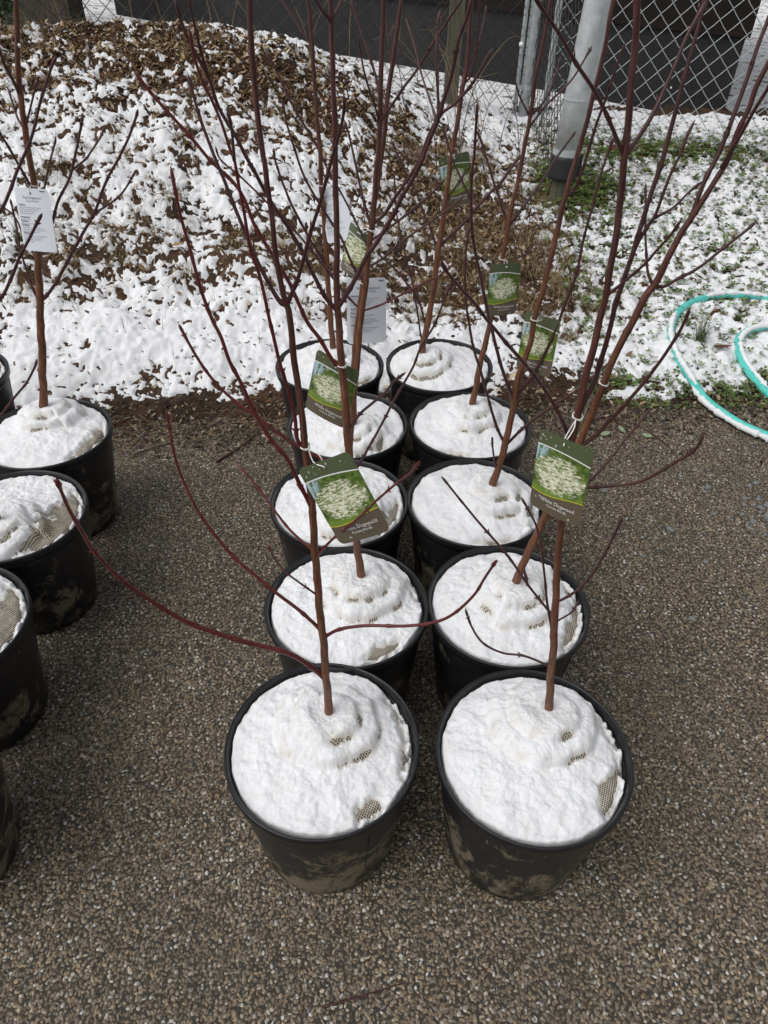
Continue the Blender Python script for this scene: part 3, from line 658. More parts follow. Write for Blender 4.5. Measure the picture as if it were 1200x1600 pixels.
  [(0.313,1.488,0.655,0.0047),(0.307,1.487,0.662,0.0047),(0.284,1.484,0.713,0.0045),(0.262,1.480,0.769,0.0043),(0.244,1.477,0.819,0.0041),(0.226,1.473,0.873,0.0040),(0.210,1.470,0.925,0.0038),(0.196,1.466,0.972,0.0036),(0.179,1.462,1.027,0.0035),(0.167,1.458,1.080,0.0033),(0.161,1.454,1.128,0.0031),(0.158,1.450,1.173,0.0030),(0.159,1.446,1.210,0.0029),(0.157,1.442,1.257,0.0027),(0.155,1.438,1.300,0.0026)],
  [(0.161,1.454,1.128,0.0022),(0.141,1.462,1.161,0.0021),(0.121,1.470,1.195,0.0020),(0.110,1.477,1.222,0.0019),(0.098,1.484,1.250,0.0018)],
  [(0.307,1.488,0.515,0.0041),(0.359,1.497,0.579,0.0039),(0.413,1.506,0.625,0.0037),(0.467,1.515,0.666,0.0035),(0.521,1.525,0.720,0.0033),(0.548,1.531,0.755,0.0032),(0.564,1.538,0.797,0.0030)],
  [(0.297,1.488,0.430,0.0030),(0.288,1.481,0.463,0.0028),(0.273,1.467,0.523,0.0026),(0.266,1.458,0.565,0.0024)]],
 'P8': [
  [(0.261,1.887,0.308,0.0104),(0.269,1.887,0.398,0.0104),(0.276,1.887,0.462,0.0097),(0.281,1.887,0.548,0.0090),(0.290,1.887,0.611,0.0084),(0.295,1.887,0.661,0.0078),(0.301,1.887,0.719,0.0076),(0.306,1.887,0.784,0.0070),(0.307,1.887,0.846,0.0069),(0.310,1.887,0.897,0.0068),(0.312,1.887,0.932,0.0067),(0.313,1.887,0.959,0.0062),(0.317,1.887,0.999,0.0057),(0.322,1.887,1.045,0.0056),(0.326,1.887,1.092,0.0055),(0.331,1.887,1.181,0.0053),(0.333,1.887,1.263,0.0052),(0.338,1.887,1.325,0.0047),(0.342,1.887,1.390,0.0045),(0.343,1.887,1.435,0.0041)],
  [(0.312,1.887,0.928,0.0038),(0.287,1.900,0.987,0.0035),(0.266,1.910,1.033,0.0033),(0.244,1.921,1.082,0.0031),(0.227,1.931,1.121,0.0029),(0.212,1.937,1.147,0.0028)],
  [(0.312,1.887,0.931,0.0038),(0.351,1.903,0.982,0.0035),(0.375,1.914,1.015,0.0034),(0.396,1.924,1.046,0.0032),(0.418,1.936,1.083,0.0031),(0.463,1.957,1.143,0.0028)],
  [(0.331,1.887,1.187,0.0030),(0.365,1.903,1.221,0.0028),(0.381,1.918,1.259,0.0025),(0.395,1.937,1.308,0.0022)],
  [(0.329,1.887,1.159,0.0031),(0.367,1.898,1.209,0.0028),(0.407,1.908,1.245,0.0026),(0.430,1.915,1.273,0.0025),(0.460,1.927,1.327,0.0022)],
  [(0.331,1.887,1.188,0.0023),(0.298,1.870,1.233,0.0021),(0.279,1.856,1.273,0.0019),(0.271,1.847,1.298,0.0018)]],
 'P10': [
  [(0.112,2.227,0.308,0.0117),(0.124,2.227,0.398,0.0117),(0.137,2.227,0.494,0.0108),(0.147,2.227,0.573,0.0101),(0.155,2.227,0.698,0.0097),(0.159,2.227,0.759,0.0095),(0.165,2.227,0.822,0.0089),(0.170,2.227,0.893,0.0082),(0.175,2.227,0.960,0.0075),(0.177,2.227,1.004,0.0074),(0.180,2.227,1.034,0.0069),(0.189,2.227,1.104,0.0068),(0.196,2.227,1.179,0.0066),(0.204,2.227,1.242,0.0065),(0.204,2.227,1.314,0.0059),(0.201,2.227,1.382,0.0057),(0.201,2.227,1.422,0.0048)],
  [(0.159,2.227,0.755,0.0055),(0.171,2.229,0.762,0.0055),(0.205,2.237,0.795,0.0053),(0.242,2.246,0.832,0.0051),(0.273,2.254,0.868,0.0049),(0.305,2.263,0.903,0.0048),(0.336,2.270,0.933,0.0046),(0.366,2.280,0.975,0.0044),(0.392,2.287,1.006,0.0043)],
  [(0.158,2.227,0.747,0.0040),(0.151,2.229,0.752,0.0040),(0.129,2.238,0.804,0.0038),(0.107,2.247,0.849,0.0036),(0.081,2.258,0.905,0.0034),(0.045,2.270,0.961,0.0031),(0.003,2.287,1.040,0.0028)],
  [(0.169,2.227,0.890,0.0034),(0.196,2.243,0.920,0.0032),(0.223,2.262,0.957,0.0030),(0.244,2.277,0.985,0.0029)],
  [(0.134,2.227,0.470,0.0038),(0.106,2.242,0.561,0.0036),(0.073,2.251,0.606,0.0034),(0.033,2.261,0.655,0.0033),(-0.013,2.272,0.692,0.0032),(-0.038,2.277,0.713,0.0031)],
  [(0.126,2.227,0.410,0.0033),(0.112,2.231,0.468,0.0032),(0.106,2.233,0.502,0.0032),(0.082,2.241,0.621,0.0030),(0.059,2.247,0.703,0.0028),(0.036,2.254,0.787,0.0027),(0.022,2.259,0.857,0.0026),(0.014,2.267,0.954,0.0024)],
  [(0.201,2.227,1.223,0.0035),(0.213,2.234,1.242,0.0034),(0.228,2.246,1.277,0.0033),(0.242,2.262,1.325,0.0031),(0.247,2.277,1.369,0.0029)],
  [(0.198,2.227,1.198,0.0031),(0.215,2.222,1.214,0.0030),(0.223,2.213,1.252,0.0029),(0.223,2.197,1.318,0.0026),(0.219,2.177,1.393,0.0024)]],
 'P9': [
  [(-0.185,2.240,0.308,0.0106),(-0.188,2.240,0.398,0.0106),(-0.192,2.240,0.516,0.0097),(-0.196,2.240,0.649,0.0088),(-0.197,2.240,0.752,0.0081),(-0.201,2.240,0.850,0.0078),(-0.204,2.240,0.924,0.0072),(-0.203,2.240,1.012,0.0070),(-0.207,2.240,1.100,0.0063),(-0.210,2.240,1.179,0.0062),(-0.211,2.240,1.254,0.0060),(-0.214,2.240,1.325,0.0055),(-0.216,2.240,1.376,0.0054),(-0.217,2.240,1.415,0.0049)],
  [(-0.196,2.240,0.674,0.0046),(-0.226,2.234,0.730,0.0044),(-0.262,2.226,0.802,0.0041),(-0.292,2.218,0.870,0.0038),(-0.314,2.211,0.936,0.0036),(-0.329,2.204,0.993,0.0034),(-0.332,2.200,1.035,0.0032)],
  [(-0.203,2.240,1.007,0.0042),(-0.209,2.243,1.028,0.0041),(-0.247,2.252,1.084,0.0038),(-0.280,2.260,1.138,0.0036),(-0.312,2.270,1.203,0.0033),(-0.345,2.280,1.258,0.0031)],
  [(-0.212,2.240,1.268,0.0034),(-0.217,2.244,1.278,0.0034),(-0.239,2.256,1.305,0.0033),(-0.295,2.290,1.377,0.0029)]],
 'L1': [
  [(-1.073,1.847,0.308,0.0127),(-1.048,1.847,0.398,0.0127),(-1.024,1.847,0.483,0.0119),(-1.006,1.847,0.547,0.0120),(-0.985,1.847,0.628,0.0114),(-0.964,1.847,0.706,0.0107),(-0.944,1.847,0.779,0.0104),(-0.930,1.847,0.832,0.0098),(-0.914,1.847,0.900,0.0091),(-0.894,1.847,0.980,0.0085),(-0.878,1.847,1.041,0.0083),(-0.873,1.847,1.085,0.0078),(-0.865,1.847,1.141,0.0076),(-0.854,1.847,1.208,0.0070),(-0.837,1.847,1.284,0.0065),(-0.816,1.847,1.356,0.0059),(-0.792,1.847,1.434,0.0054)],
  [(-0.961,1.847,0.717,0.0049),(-0.911,1.843,0.764,0.0047),(-0.862,1.837,0.820,0.0044),(-0.820,1.833,0.873,0.0042),(-0.776,1.828,0.925,0.0040),(-0.740,1.823,0.967,0.0038),(-0.717,1.820,1.003,0.0037),(-0.685,1.815,1.050,0.0035),(-0.643,1.809,1.101,0.0033),(-0.609,1.804,1.145,0.0031),(-0.580,1.799,1.189,0.0030),(-0.570,1.797,1.209,0.0029)],
  [(-0.737,1.823,0.970,0.0028),(-0.691,1.833,0.994,0.0027),(-0.661,1.840,1.016,0.0026),(-0.621,1.853,1.064,0.0024)],
  [(-0.927,1.847,0.846,0.0042),(-0.900,1.854,0.884,0.0041),(-0.871,1.861,0.928,0.0039),(-0.840,1.871,0.986,0.0037),(-0.806,1.880,1.030,0.0036),(-0.781,1.889,1.078,0.0034),(-0.756,1.900,1.135,0.0032),(-0.741,1.907,1.174,0.0031)],
  [(-0.796,1.884,1.051,0.0028),(-0.759,1.895,1.074,0.0027),(-0.745,1.901,1.087,0.0026),(-0.717,1.913,1.118,0.0025),(-0.698,1.924,1.146,0.0024)],
  [(-0.904,1.847,0.940,0.0029),(-0.869,1.870,1.012,0.0027),(-0.853,1.883,1.051,0.0026),(-0.839,1.893,1.081,0.0025),(-0.820,1.907,1.121,0.0024)],
  [(-0.863,1.847,1.157,0.0026),(-0.875,1.854,1.167,0.0026),(-0.884,1.867,1.191,0.0024),(-0.894,1.887,1.229,0.0022)],
  [(-0.865,1.847,1.146,0.0027),(-0.850,1.840,1.170,0.0026),(-0.811,1.822,1.226,0.0023),(-0.779,1.807,1.269,0.0021)],
  [(-0.852,1.847,1.221,0.0040),(-0.852,1.841,1.235,0.0040),(-0.852,1.832,1.255,0.0039),(-0.853,1.817,1.288,0.0037),(-0.847,1.797,1.331,0.0034)],
  [(-0.886,1.847,1.014,0.0036),(-0.889,1.836,1.044,0.0035),(-0.893,1.818,1.092,0.0033),(-0.895,1.804,1.127,0.0031),(-0.901,1.787,1.167,0.0029)],
  [(-0.932,1.847,0.825,0.0026),(-0.942,1.857,0.859,0.0025),(-0.958,1.867,0.892,0.0024),(-0.969,1.880,0.933,0.0022),(-0.997,1.890,0.959,0.0021),(-1.024,1.897,0.966,0.0021)],
  [(-0.961,1.847,0.717,0.0031),(-0.969,1.853,0.740,0.0030),(-0.980,1.869,0.797,0.0029),(-0.986,1.884,0.852,0.0028),(-0.984,1.900,0.913,0.0026),(-0.987,1.917,0.973,0.0025)]],
 'L2': [
  [(-0.984,1.318,0.308,0.0104),(-0.970,1.318,0.398,0.0104),(-0.951,1.318,0.531,0.0099),(-0.928,1.318,0.676,0.0086),(-0.905,1.318,0.806,0.0081),(-0.873,1.318,0.949,0.0070),(-0.833,1.318,1.100,0.0059),(-0.794,1.318,1.231,0.0050),(-0.754,1.318,1.363,0.0041)],
  [(-0.882,1.318,0.907,0.0039),(-0.827,1.315,0.925,0.0037),(-0.758,1.311,0.972,0.0034),(-0.722,1.308,1.013,0.0032),(-0.687,1.304,1.060,0.0030),(-0.657,1.302,1.095,0.0028),(-0.636,1.300,1.121,0.0027),(-0.619,1.298,1.141,0.0026)],
  [(-0.846,1.318,1.050,0.0036),(-0.789,1.322,1.070,0.0035),(-0.710,1.328,1.133,0.0032),(-0.682,1.330,1.166,0.0031),(-0.662,1.333,1.196,0.0030),(-0.643,1.335,1.221,0.0029),(-0.616,1.338,1.257,0.0028),(-0.594,1.341,1.297,0.0026),(-0.571,1.344,1.335,0.0025),(-0.557,1.347,1.357,0.0024),(-0.544,1.348,1.374,0.0023)],
  [(-0.922,1.318,0.709,0.0032),(-0.915,1.326,0.657,0.0031),(-0.866,1.334,0.684,0.0030),(-0.824,1.342,0.727,0.0028),(-0.786,1.349,0.764,0.0026),(-0.759,1.355,0.800,0.0025),(-0.751,1.358,0.817,0.0024)]],
}
FORKS = {   # side branches growing from another branch
 'P1': {3: 2},
 'P2': {3: 2, 4: 3},
 'P3': {2: 0, 4: 3, 5: 3},
 'P4': {},
 'P5': {},
 'P7': {},
 'P6': {4: 3},
 'P8': {},
 'P10': {},
 'P9': {},
 'L1': {1: 0, 3: 2},
 'L2': {},
}
POTS = {'P1': (-0.112, 0.740), 'P2': (0.294, 0.732), 'P3': (-0.083, 1.100), 'P4': (0.292, 1.112), 'P5': (-0.122, 1.472), 'P6': (0.250, 1.482), 'P7': (-0.118, 1.846), 'P8': (0.264, 1.856), 'P9': (-0.199, 2.216), 'P10': (0.186, 2.230), 'L0': (-1.485, 2.100), 'L1': (-1.028, 1.772), 'L2': (-0.979, 1.395), 'L3': (-0.985, 1.018), 'L4': (-0.915, 0.660)}
TAGS = {
 'G1': ('P1', (-0.056,0.742,0.947), (-0.153,-0.300,-0.548), 0.0849),
 'G2': ('P2', (0.234,0.751,0.984), (-0.055,-0.779,-0.071), 0.0820),
 'G3': ('P3', (-0.107,1.180,0.856), (-0.024,-0.465,0.247), 0.0941),
 'G5': ('P5', (-0.071,1.440,1.026), (-0.145,-0.778,0.203), 0.0655),
 'G6': ('P6', (0.353,1.518,0.785), (-0.137,-0.684,-0.050), 0.0921),
 'G8': ('P8', (0.319,1.867,0.769), (-0.169,0.342,0.063), 0.0924),
 'G10': ('P10', (0.203,2.257,0.940), (-0.103,0.190,-0.196), 0.0945),
 'W1': ('L1', (-0.894,1.822,0.950), (-0.243,-0.272,-0.034), 0.0988),
 'W7': ('P7', (-0.053,1.809,0.727), (-0.261,0.417,0.111), 0.1147),
 'W9': ('P9', (-0.164,2.215,0.847), (-0.192,-0.623,-0.339), 0.1020),
 'G4': ('P4', (0.394,1.178,0.839), (0.10,1.16,0.06), 0.088),
}

# ------------------------------------------------------------------ pavement and ground
def grid(name, xs, ys, zf, mat, parent=None, kind='structure'):
    X, Y = np.meshgrid(xs, ys)
    Z = zf(X, Y)
    n, m = len(xs), len(ys)
    i = np.arange(m - 1)[:, None] * n + np.arange(n - 1)[None, :]
    F = np.stack([i, i + 1, i + 1 + n, i + n], -1).reshape(-1, 4)
    o = mesh_obj(name, np.stack([X, Y, Z], -1).reshape(-1, 3), F, mat, parent)
    if kind:
        o['kind'] = kind
    return o

xs = np.linspace(-14, 14, 57)
pv = grid('pavement', xs, np.array([-12., -6., -2., 0.0, 1.0, 2.0, 2.75]), lambda x, y: np.where(y > 2.7, kerb_y(x) + 0.35 - y + 0 * x, 0) * 0, M['asphalt'])
v = np.empty(len(pv.data.vertices) * 3, np.float32); pv.data.vertices.foreach_get('co', v); v = v.reshape(-1, 3)
v[-len(xs):, 1] = np.clip(kerb_y(v[-len(xs):, 0]), 1.5, 3.2) + 0.10
pv.data.vertices.foreach_set('co', v.ravel()); pv.data.update()

bank = grid('bank', np.linspace(-3.3, 3.3, 441), np.linspace(1.95, 5.85, 285), ground_z, M['soil'])
field_x = np.concatenate([np.linspace(-60, -8, 14), np.linspace(-7, 7, 57), np.linspace(8, 60, 14)])
field_y = np.concatenate([np.linspace(1.9, 12, 50), np.linspace(13, 120, 40)])
far = grid('field', field_x, field_y, lambda x, y: bank_z(x, y) - 0.07 - 0.05 * (y < 2.6) + 0.04 * sstep(7, 30, y) * (y - 7), M['far'])

# snow lying on the bank
sx = np.linspace(-3.1, 3.1, 780); sy = np.linspace(2.2, 5.7, 430)
X, Y = np.meshgrid(sx, sy)
TH = snow_thick(X, Y); GZ = ground_z(X, Y)
Z = GZ + TH - 0.6 * small_relief(X, Y) * sstep(0.004, 0.016, TH)
n, m = len(sx), len(sy)
i = np.arange(m - 1)[:, None] * n + np.arange(n - 1)[None, :]
keep = (np.maximum.reduce([TH[:-1, :-1], TH[1:, :-1], TH[:-1, 1:], TH[1:, 1:]]) > 0)
F = np.stack([i, i + 1, i + 1 + n, i + n], -1)[keep]
used = np.unique(F); remap = np.full(n * m, -1); remap[used] = np.arange(len(used))
sn = mesh_obj('snow', np.stack([X, Y, Z], -1).reshape(-1, 3)[used], remap[F], M['snow'])
tag(sn, 'patchy fresh snow lying over the bank and the grass behind the pots', 'snow', kind='stuff')

# exposed aggregate: small stones set in the pavement
def pebbles():
    out = []
    for (y0, y1, sp) in ((0.12, 1.2, 0.0074), (1.2, 2.62, 0.0086)):
        xa = np.arange(-2.3, 2.5, sp); ya = np.arange(y0, y1, sp)
        X, Y = np.meshgrid(xa, ya)
        X = X + rng.uniform(-0.5, 0.5, X.shape) * sp; Y = Y + rng.uniform(-0.5, 0.5, X.shape) * sp
        ok = (np.abs(X) < 1.05 + 0.68 * Y) & (Y < kerb_y(X) + 0.1)
        for (px, py) in POTS.values():
            ok &= (X - px) ** 2 + (Y - py) ** 2 > 0.13 ** 2
        out.append(np.stack([X[ok], Y[ok], np.full(ok.sum(), 0.0)], -1))
    P = np.vstack(out)
    me = bpy.data.meshes.new('aggregate_stones')
    me.vertices.add(len(P)); me.vertices.foreach_set('co', P.astype(np.float32).ravel())
    o = link(bpy.data.objects.new('aggregate_stones', me))
    ng = bpy.data.node_groups.new('scatter_stones', 'GeometryNodeTree')
    ng.interface.new_socket('Geometry', in_out='INPUT', socket_type='NodeSocketGeometry')
    ng.interface.new_socket('Geometry', in_out='OUTPUT', socket_type='NodeSocketGeometry')
    N, L = ng.nodes, ng.links
    gi, go = N.new('NodeGroupInput'), N.new('NodeGroupOutput')
    ico = N.new('GeometryNodeMeshIcoSphere'); ico.inputs['Radius'].default_value = 1.0; ico.inputs['Subdivisions'].default_value = 1
    sm = N.new('GeometryNodeSetMaterial'); sm.inputs['Material'].default_value = M['pebble']
    iop = N.new('GeometryNodeInstanceOnPoints')
    rr = N.new('FunctionNodeRandomValue'); rr.data_type = 'FLOAT_VECTOR'
    rr.inputs[0].default_value = (-0.35, -0.35, 0.0); rr.inputs[1].default_value = (0.35, 0.35, 6.283)
    rs = N.new('FunctionNodeRandomValue'); rs.data_type = 'FLOAT_VECTOR'; rs.inputs['Seed'].default_value = 5
    rs.inputs[0].default_value = (0.0023, 0.0019, 0.0013); rs.inputs[1].default_value = (0.0062, 0.0047, 0.0026)
    L.new(gi.outputs[0], iop.inputs['Points'])
    L.new(ico.outputs['Mesh'], sm.inputs['Geometry']); L.new(sm.outputs['Geometry'], iop.inputs['Instance'])
    L.new(rr.outputs[0], iop.inputs['Rotation']); L.new(rs.outputs[0], iop.inputs['Scale'])
    L.new(iop.outputs['Instances'], go.inputs[0])
    mod = o.modifiers.new('scatter', 'NODES'); mod.node_group = ng
    me.materials.append(M['pebble'])
    tag(o, 'small brown and grey stones of the exposed aggregate pavement', 'gravel', kind='stuff')
pebbles()

# ------------------------------------------------------------------ litter on the bank
def scatter(n, x0, x1, y0, y1, accept):
    out = []
    tot = 0
    while tot < n:
        x = rng.uniform(x0, x1, n * 3); y = rng.uniform(y0, y1, n * 3)
        ok = rng.uniform(0, 1, n * 3) < accept(x, y)
        out.append(np.stack([x[ok], y[ok]], -1)); tot += ok.sum()
        if len(out) > 30:
            break
    return np.vstack(out)[:n]

def bare(x, y):
    return (snow_thick(x, y) < 0.0).astype(float)

def cards(P, size, template, tris, pal, name, mat, zup=0.004, tilt=0.5, curl=0.25, stretch=(0.55, 0.9)):
    """many small flat-ish pieces (leaves) in one mesh; template in unit x/y with curl"""
    n = len(P); k = len(template); T = np.asarray(template, float)
    a = rng.uniform(0, 2 * math.pi, n); s = rng.uniform(size[0], size[1], n); st = rng.uniform(stretch[0], stretch[1], n)
    tx = rng.normal(0, tilt, n); ty = rng.normal(0, tilt, n); cu = rng.uniform(-curl, curl * 2, n)
    lx = T[None, :, 0] * s[:, None]; ly = T[None, :, 1] * (s * st)[:, None]
    lz = (cu[:, None] * (T[None, :, 1] ** 2 + 0.5 * T[None, :, 0] ** 2)) * s[:, None]
    z2 = lz + lx * np.sin(tx)[:, None] + ly * np.sin(ty)[:, None]
    x2 = lx * np.cos(a)[:, None] - ly * np.sin(a)[:, None]
    y2 = lx * np.sin(a)[:, None] + ly * np.cos(a)[:, None]
    z2 = z2 - z2.min(1, keepdims=True) * 0.8
    base = np.maximum(ground_z(P[:, 0], P[:, 1]), 0.001) if P.shape[1] == 2 else P[:, 2]
    V = np.stack([P[:, 0, None] + x2, P[:, 1, None] + y2, base[:, None] + zup + z2], -1).reshape(-1, 3)
    Fx = (np.arange(n)[:, None, None] * k + np.asarray(tris)[None]).reshape(-1, 3)
    pal = np.asarray(pal, float); c = pal[rng.integers(0, len(pal), n)] * rng.uniform(0.6, 1.25, (n, 1))
    return mesh_obj(name, V, Fx, mat, smooth=False, colors=np.repeat(c, k, 0))

LEAF_T = [(-1, 0), (-0.45, 0.55), (0.25, 0.62), (1, 0), (0.25, -0.62), (-0.45, -0.55), (0, 0)]
LEAF_F = [(0, 1, 6), (1, 2, 6), (2, 3, 6), (3, 4, 6), (4, 5, 6), (5, 0, 6)]
BROWN = [(0.52, 0.43, 0.30), (0.40, 0.30, 0.19), (0.50, 0.40, 0.27), (0.44, 0.32, 0.20), (0.36, 0.25, 0.14), (0.17, 0.095, 0.045), (0.26, 0.165, 0.085), (0.105, 0.055, 0.028), (0.33, 0.235, 0.135), (0.055, 0.032, 0.020), (0.20, 0.10, 0.042), (0.30, 0.19, 0.10)]
def leaf_acc(x, y):
    b = bare(x, y)
    w = 0.10 + np.exp(-((y - 4.2 - 0.0 * x) / 0.42) ** 2) * (1 - sstep(0.3, 0.9, x)) + 0.5 * np.exp(-((x - 0.4) / 0.5) ** 2 - ((y - 3.9) / 0.6) ** 2)
    w = w + 0.5 * np.exp(-((x - 1.8) / 0.9) ** 2 - ((y - 4.95) / 0.15) ** 2)
    return np.clip(w, 0, 1) * (0.10 + 0.90 * b)
P = scatter(17000, -3.0, 3.0, 2.5, 5.3, leaf_acc)
tag(cards(P, (0.006, 0.019), LEAF_T, LEAF_F, BROWN, 'leaf_litter', M['leaf'], zup=0.002, tilt=0.45),
    'fallen brown leaves thick along the top of the bank and over bare soil', 'leaves', kind='stuff')
# dark soil crumbs and bark chips at the foot of the bank
def crumb_acc(x, y):
    t = y - kerb_y(x)
    return bare(x, y) * (np.exp(-((t - 0.04) / 0.13) ** 2) + 0.05)
P = scatter(15000, -2.2, 2.0, 2.1, 4.2, crumb_acc)
tag(cards(P, (0.003, 0.012), LEAF_T, LEAF_F, [(0.05, 0.034, 0.022), (0.10, 0.07, 0.045), (0.028, 0.02, 0.014), (0.04, 0.03, 0.02), (0.03, 0.024, 0.02), (0.075, 0.05, 0.032), (0.26, 0.20, 0.13), (0.13, 0.12, 0.10), (0.02, 0.014, 0.010), (0.34, 0.30, 0.23)], 'bark_debris', M['leaf'], zup=0.001, tilt=0.4, stretch=(0.2, 0.8)),
    'dark bark chips and crumbs along the pavement edge', 'debris', kind='stuff')

def blades(roots, length, width, pal, name, mat, droop=(0.4, 1.2), segs=3, lean=(0.2, 0.9)):
    n = len(roots)
    a = rng.uniform(0, 2 * math.pi, n); L = rng.uniform(*length, n); W = rng.uniform(*width, n)
    ln = rng.uniform(*lean, n); dr = rng.uniform(*droop, n)
    V, C = [], []
    base = np.maximum(ground_z(roots[:, 0], roots[:, 1]) - 0.004, 0.002)
    for s in range(segs + 1):
        u = s / segs
        th = ln + dr * u
        hx = L * u * np.sin(np.clip(th, 0, 1.75)); hz = L * u * np.cos(np.clip(th, 0, 1.75)) 
        hz = np.maximum(hz, -0.2 * L * u)
        w = W * (1 - 0.85 * u)
        cx = roots[:, 0] + np.cos(a) * hx; cy = roots[:, 1] + np.sin(a) * hx; cz = base + hz
        V.append(np.stack([cx - np.sin(a) * w, cy + np.cos(a) * w, cz], -1)); V.append(np.stack([cx + np.sin(a) * w, cy - np.cos(a) * w, cz + 0.3 * w], -1))
    V = np.stack(V, 1)
    k = 2 * (segs + 1)
    f = np.array([(2 * s, 2 * s + 1, 2 * s + 3, 2 * s + 2) for s in range(segs)])
    F = (np.arange(n)[:, None, None] * k + f[None]).reshape(-1, 4)
    pal = np.asarray(pal); c = pal[rng.integers(0, len(pal), n)] * rng.uniform(0.6, 1.2, (n, 1))
    return mesh_obj(name, V.reshape(-1, 3), F, mat, smooth=False, colors=np.repeat(c, k, 0))

STRAW = [(0.30, 0.21, 0.105), (0.40, 0.30, 0.165), (0.15, 0.095, 0.045), (0.10, 0.062, 0.030), (0.36, 0.29, 0.17)]
tufts = scatter(620, -2.4, 1.0, 2.75, 4.6, lambda x, y: np.clip(bare(x, y) * (0.35 + np.exp(-((y - 3.3) / 0.35) ** 2) + 0.8 * np.exp(-((x - 0.5) / 0.5) ** 2)), 0, 1))
roots = np.repeat(tufts, 30, 0) + rng.normal(0, 0.018, (len(tufts) * 30, 2))
tag(blades(roots, (0.04, 0.13), (0.0009, 0.0022), STRAW, 'dead_grass', M['straw'], droop=(0.5, 1.4)), 'dry brown grass tufts poking out of the snow on the bank', 'dead grass', kind='stuff')
stalks = scatter(650, -2.6, 0.9, 2.6, 4.6, lambda x, y: np.full_like(x, 0.5))
tag(blades(stalks, (0.03, 0.10), (0.0007, 0.0014), [(0.06, 0.04, 0.028), (0.12, 0.08, 0.05), (0.04, 0.03, 0.024)], 'dead_stalks', M['straw'], droop=(0.0, 0.2), lean=(0.0, 0.35)),
    'thin dead weed stalks standing up through the snow', 'stalks', kind='stuff')
# clods, crumbs and curled leaves lying on top of the snow
def top_z(P, up=0.0):
    return np.c_[P, ground_z(P[:, 0], P[:, 1]) + np.maximum(snow_thick(P[:, 0], P[:, 1]), 0) + up]
P = scatter(2600, -2.8, 0.9, 2.5, 4.7, lambda x, y: 0.15 + 0.6 * (fbm(x / 0.14, y / 0.10, 91, 3) > 0.35))
tag(cards(top_z(P, -0.001), (0.004, 0.013), LEAF_T, LEAF_F, [(0.05, 0.033, 0.022), (0.085, 0.055, 0.034), (0.03, 0.021, 0.015), (0.16, 0.10, 0.055), (0.27, 0.19, 0.11)], 'soil_crumbs', M['leaf'], zup=0.0, tilt=0.5, stretch=(0.35, 0.9)),
    'dark soil crumbs and bits of leaf scattered on the snowy bank', 'debris', kind='stuff')
# strewn straw at the pavement edge
ed = scatter(1100, -1.7, 1.2, 2.15, 2.85, lambda x, y: np.exp(-((y - kerb_y(x) - 0.02) / 0.10) ** 2) * bare(x, y))
tag(blades(ed, (0.03, 0.13), (0.0008, 0.0020), STRAW[:3] + [(0.07, 0.05, 0.03)], 'strewn_straw', M['straw'], droop=(0.0, 0.05), lean=(1.40, 1.56)),
    'straw and thin twigs strewn along the pavement edge', 'straw', kind='stuff')
# clover and other low green plants
CL_T, CL_F = [], []
for q in range(3):
    a0 = q * 2 * math.pi / 3; b = len(CL_T)
    c, s = math.cos(a0), math.sin(a0)
    for (x, y) in ((0.05, 0), (0.5, 0.42), (1.0, 0.32), (0.9, 0.0), (1.0, -0.32), (0.5, -0.42)):
        CL_T.append((c * x - s * y, s * x + c * y))
    CL_F += [(b, b + 1, b + 5), (b + 1, b + 2, b + 3), (b + 1, b + 3, b + 5), (b + 3, b + 4, b + 5)]
def clover_acc(x, y):
    w = 1.0 * np.exp(-((x - 1.10) / 0.24) ** 2 - ((y - 4.38) / 0.30) ** 2) + 0.55 * np.exp(-((y - 4.85) / 0.18) ** 2) * sstep(1.0, 1.3, x)
    w = w + 0.45 * sstep(0.75, 1.0, x) + 0.1 * np.exp(-((y - kerb_y(x) - 0.13) / 0.07) ** 2) * sstep(0.8, 1.0, x)
    return np.clip(w, 0, 1) * (0.04 + 0.96 * (snow_thick(x, y) < 0.006))
P = scatter(13000, 0.7, 3.0, 2.5, 5.4, clover_acc)
P = np.c_[P, ground_z(P[:, 0], P[:, 1]) + rng.uniform(0.004, 0.028, len(P))]
tag(cards(P, (0.008, 0.017), CL_T, CL_F, [(0.105, 0.175, 0.038), (0.150, 0.235, 0.055), (0.070, 0.125, 0.030), (0.20, 0.26, 0.08), (0.14, 0.12, 0.06)], 'clover', M['green'], zup=0.0, tilt=0.25, curl=0.1, stretch=(0.9, 1.0)),
    'low green clover showing through the snow near the steel post', 'clover', kind='stuff')

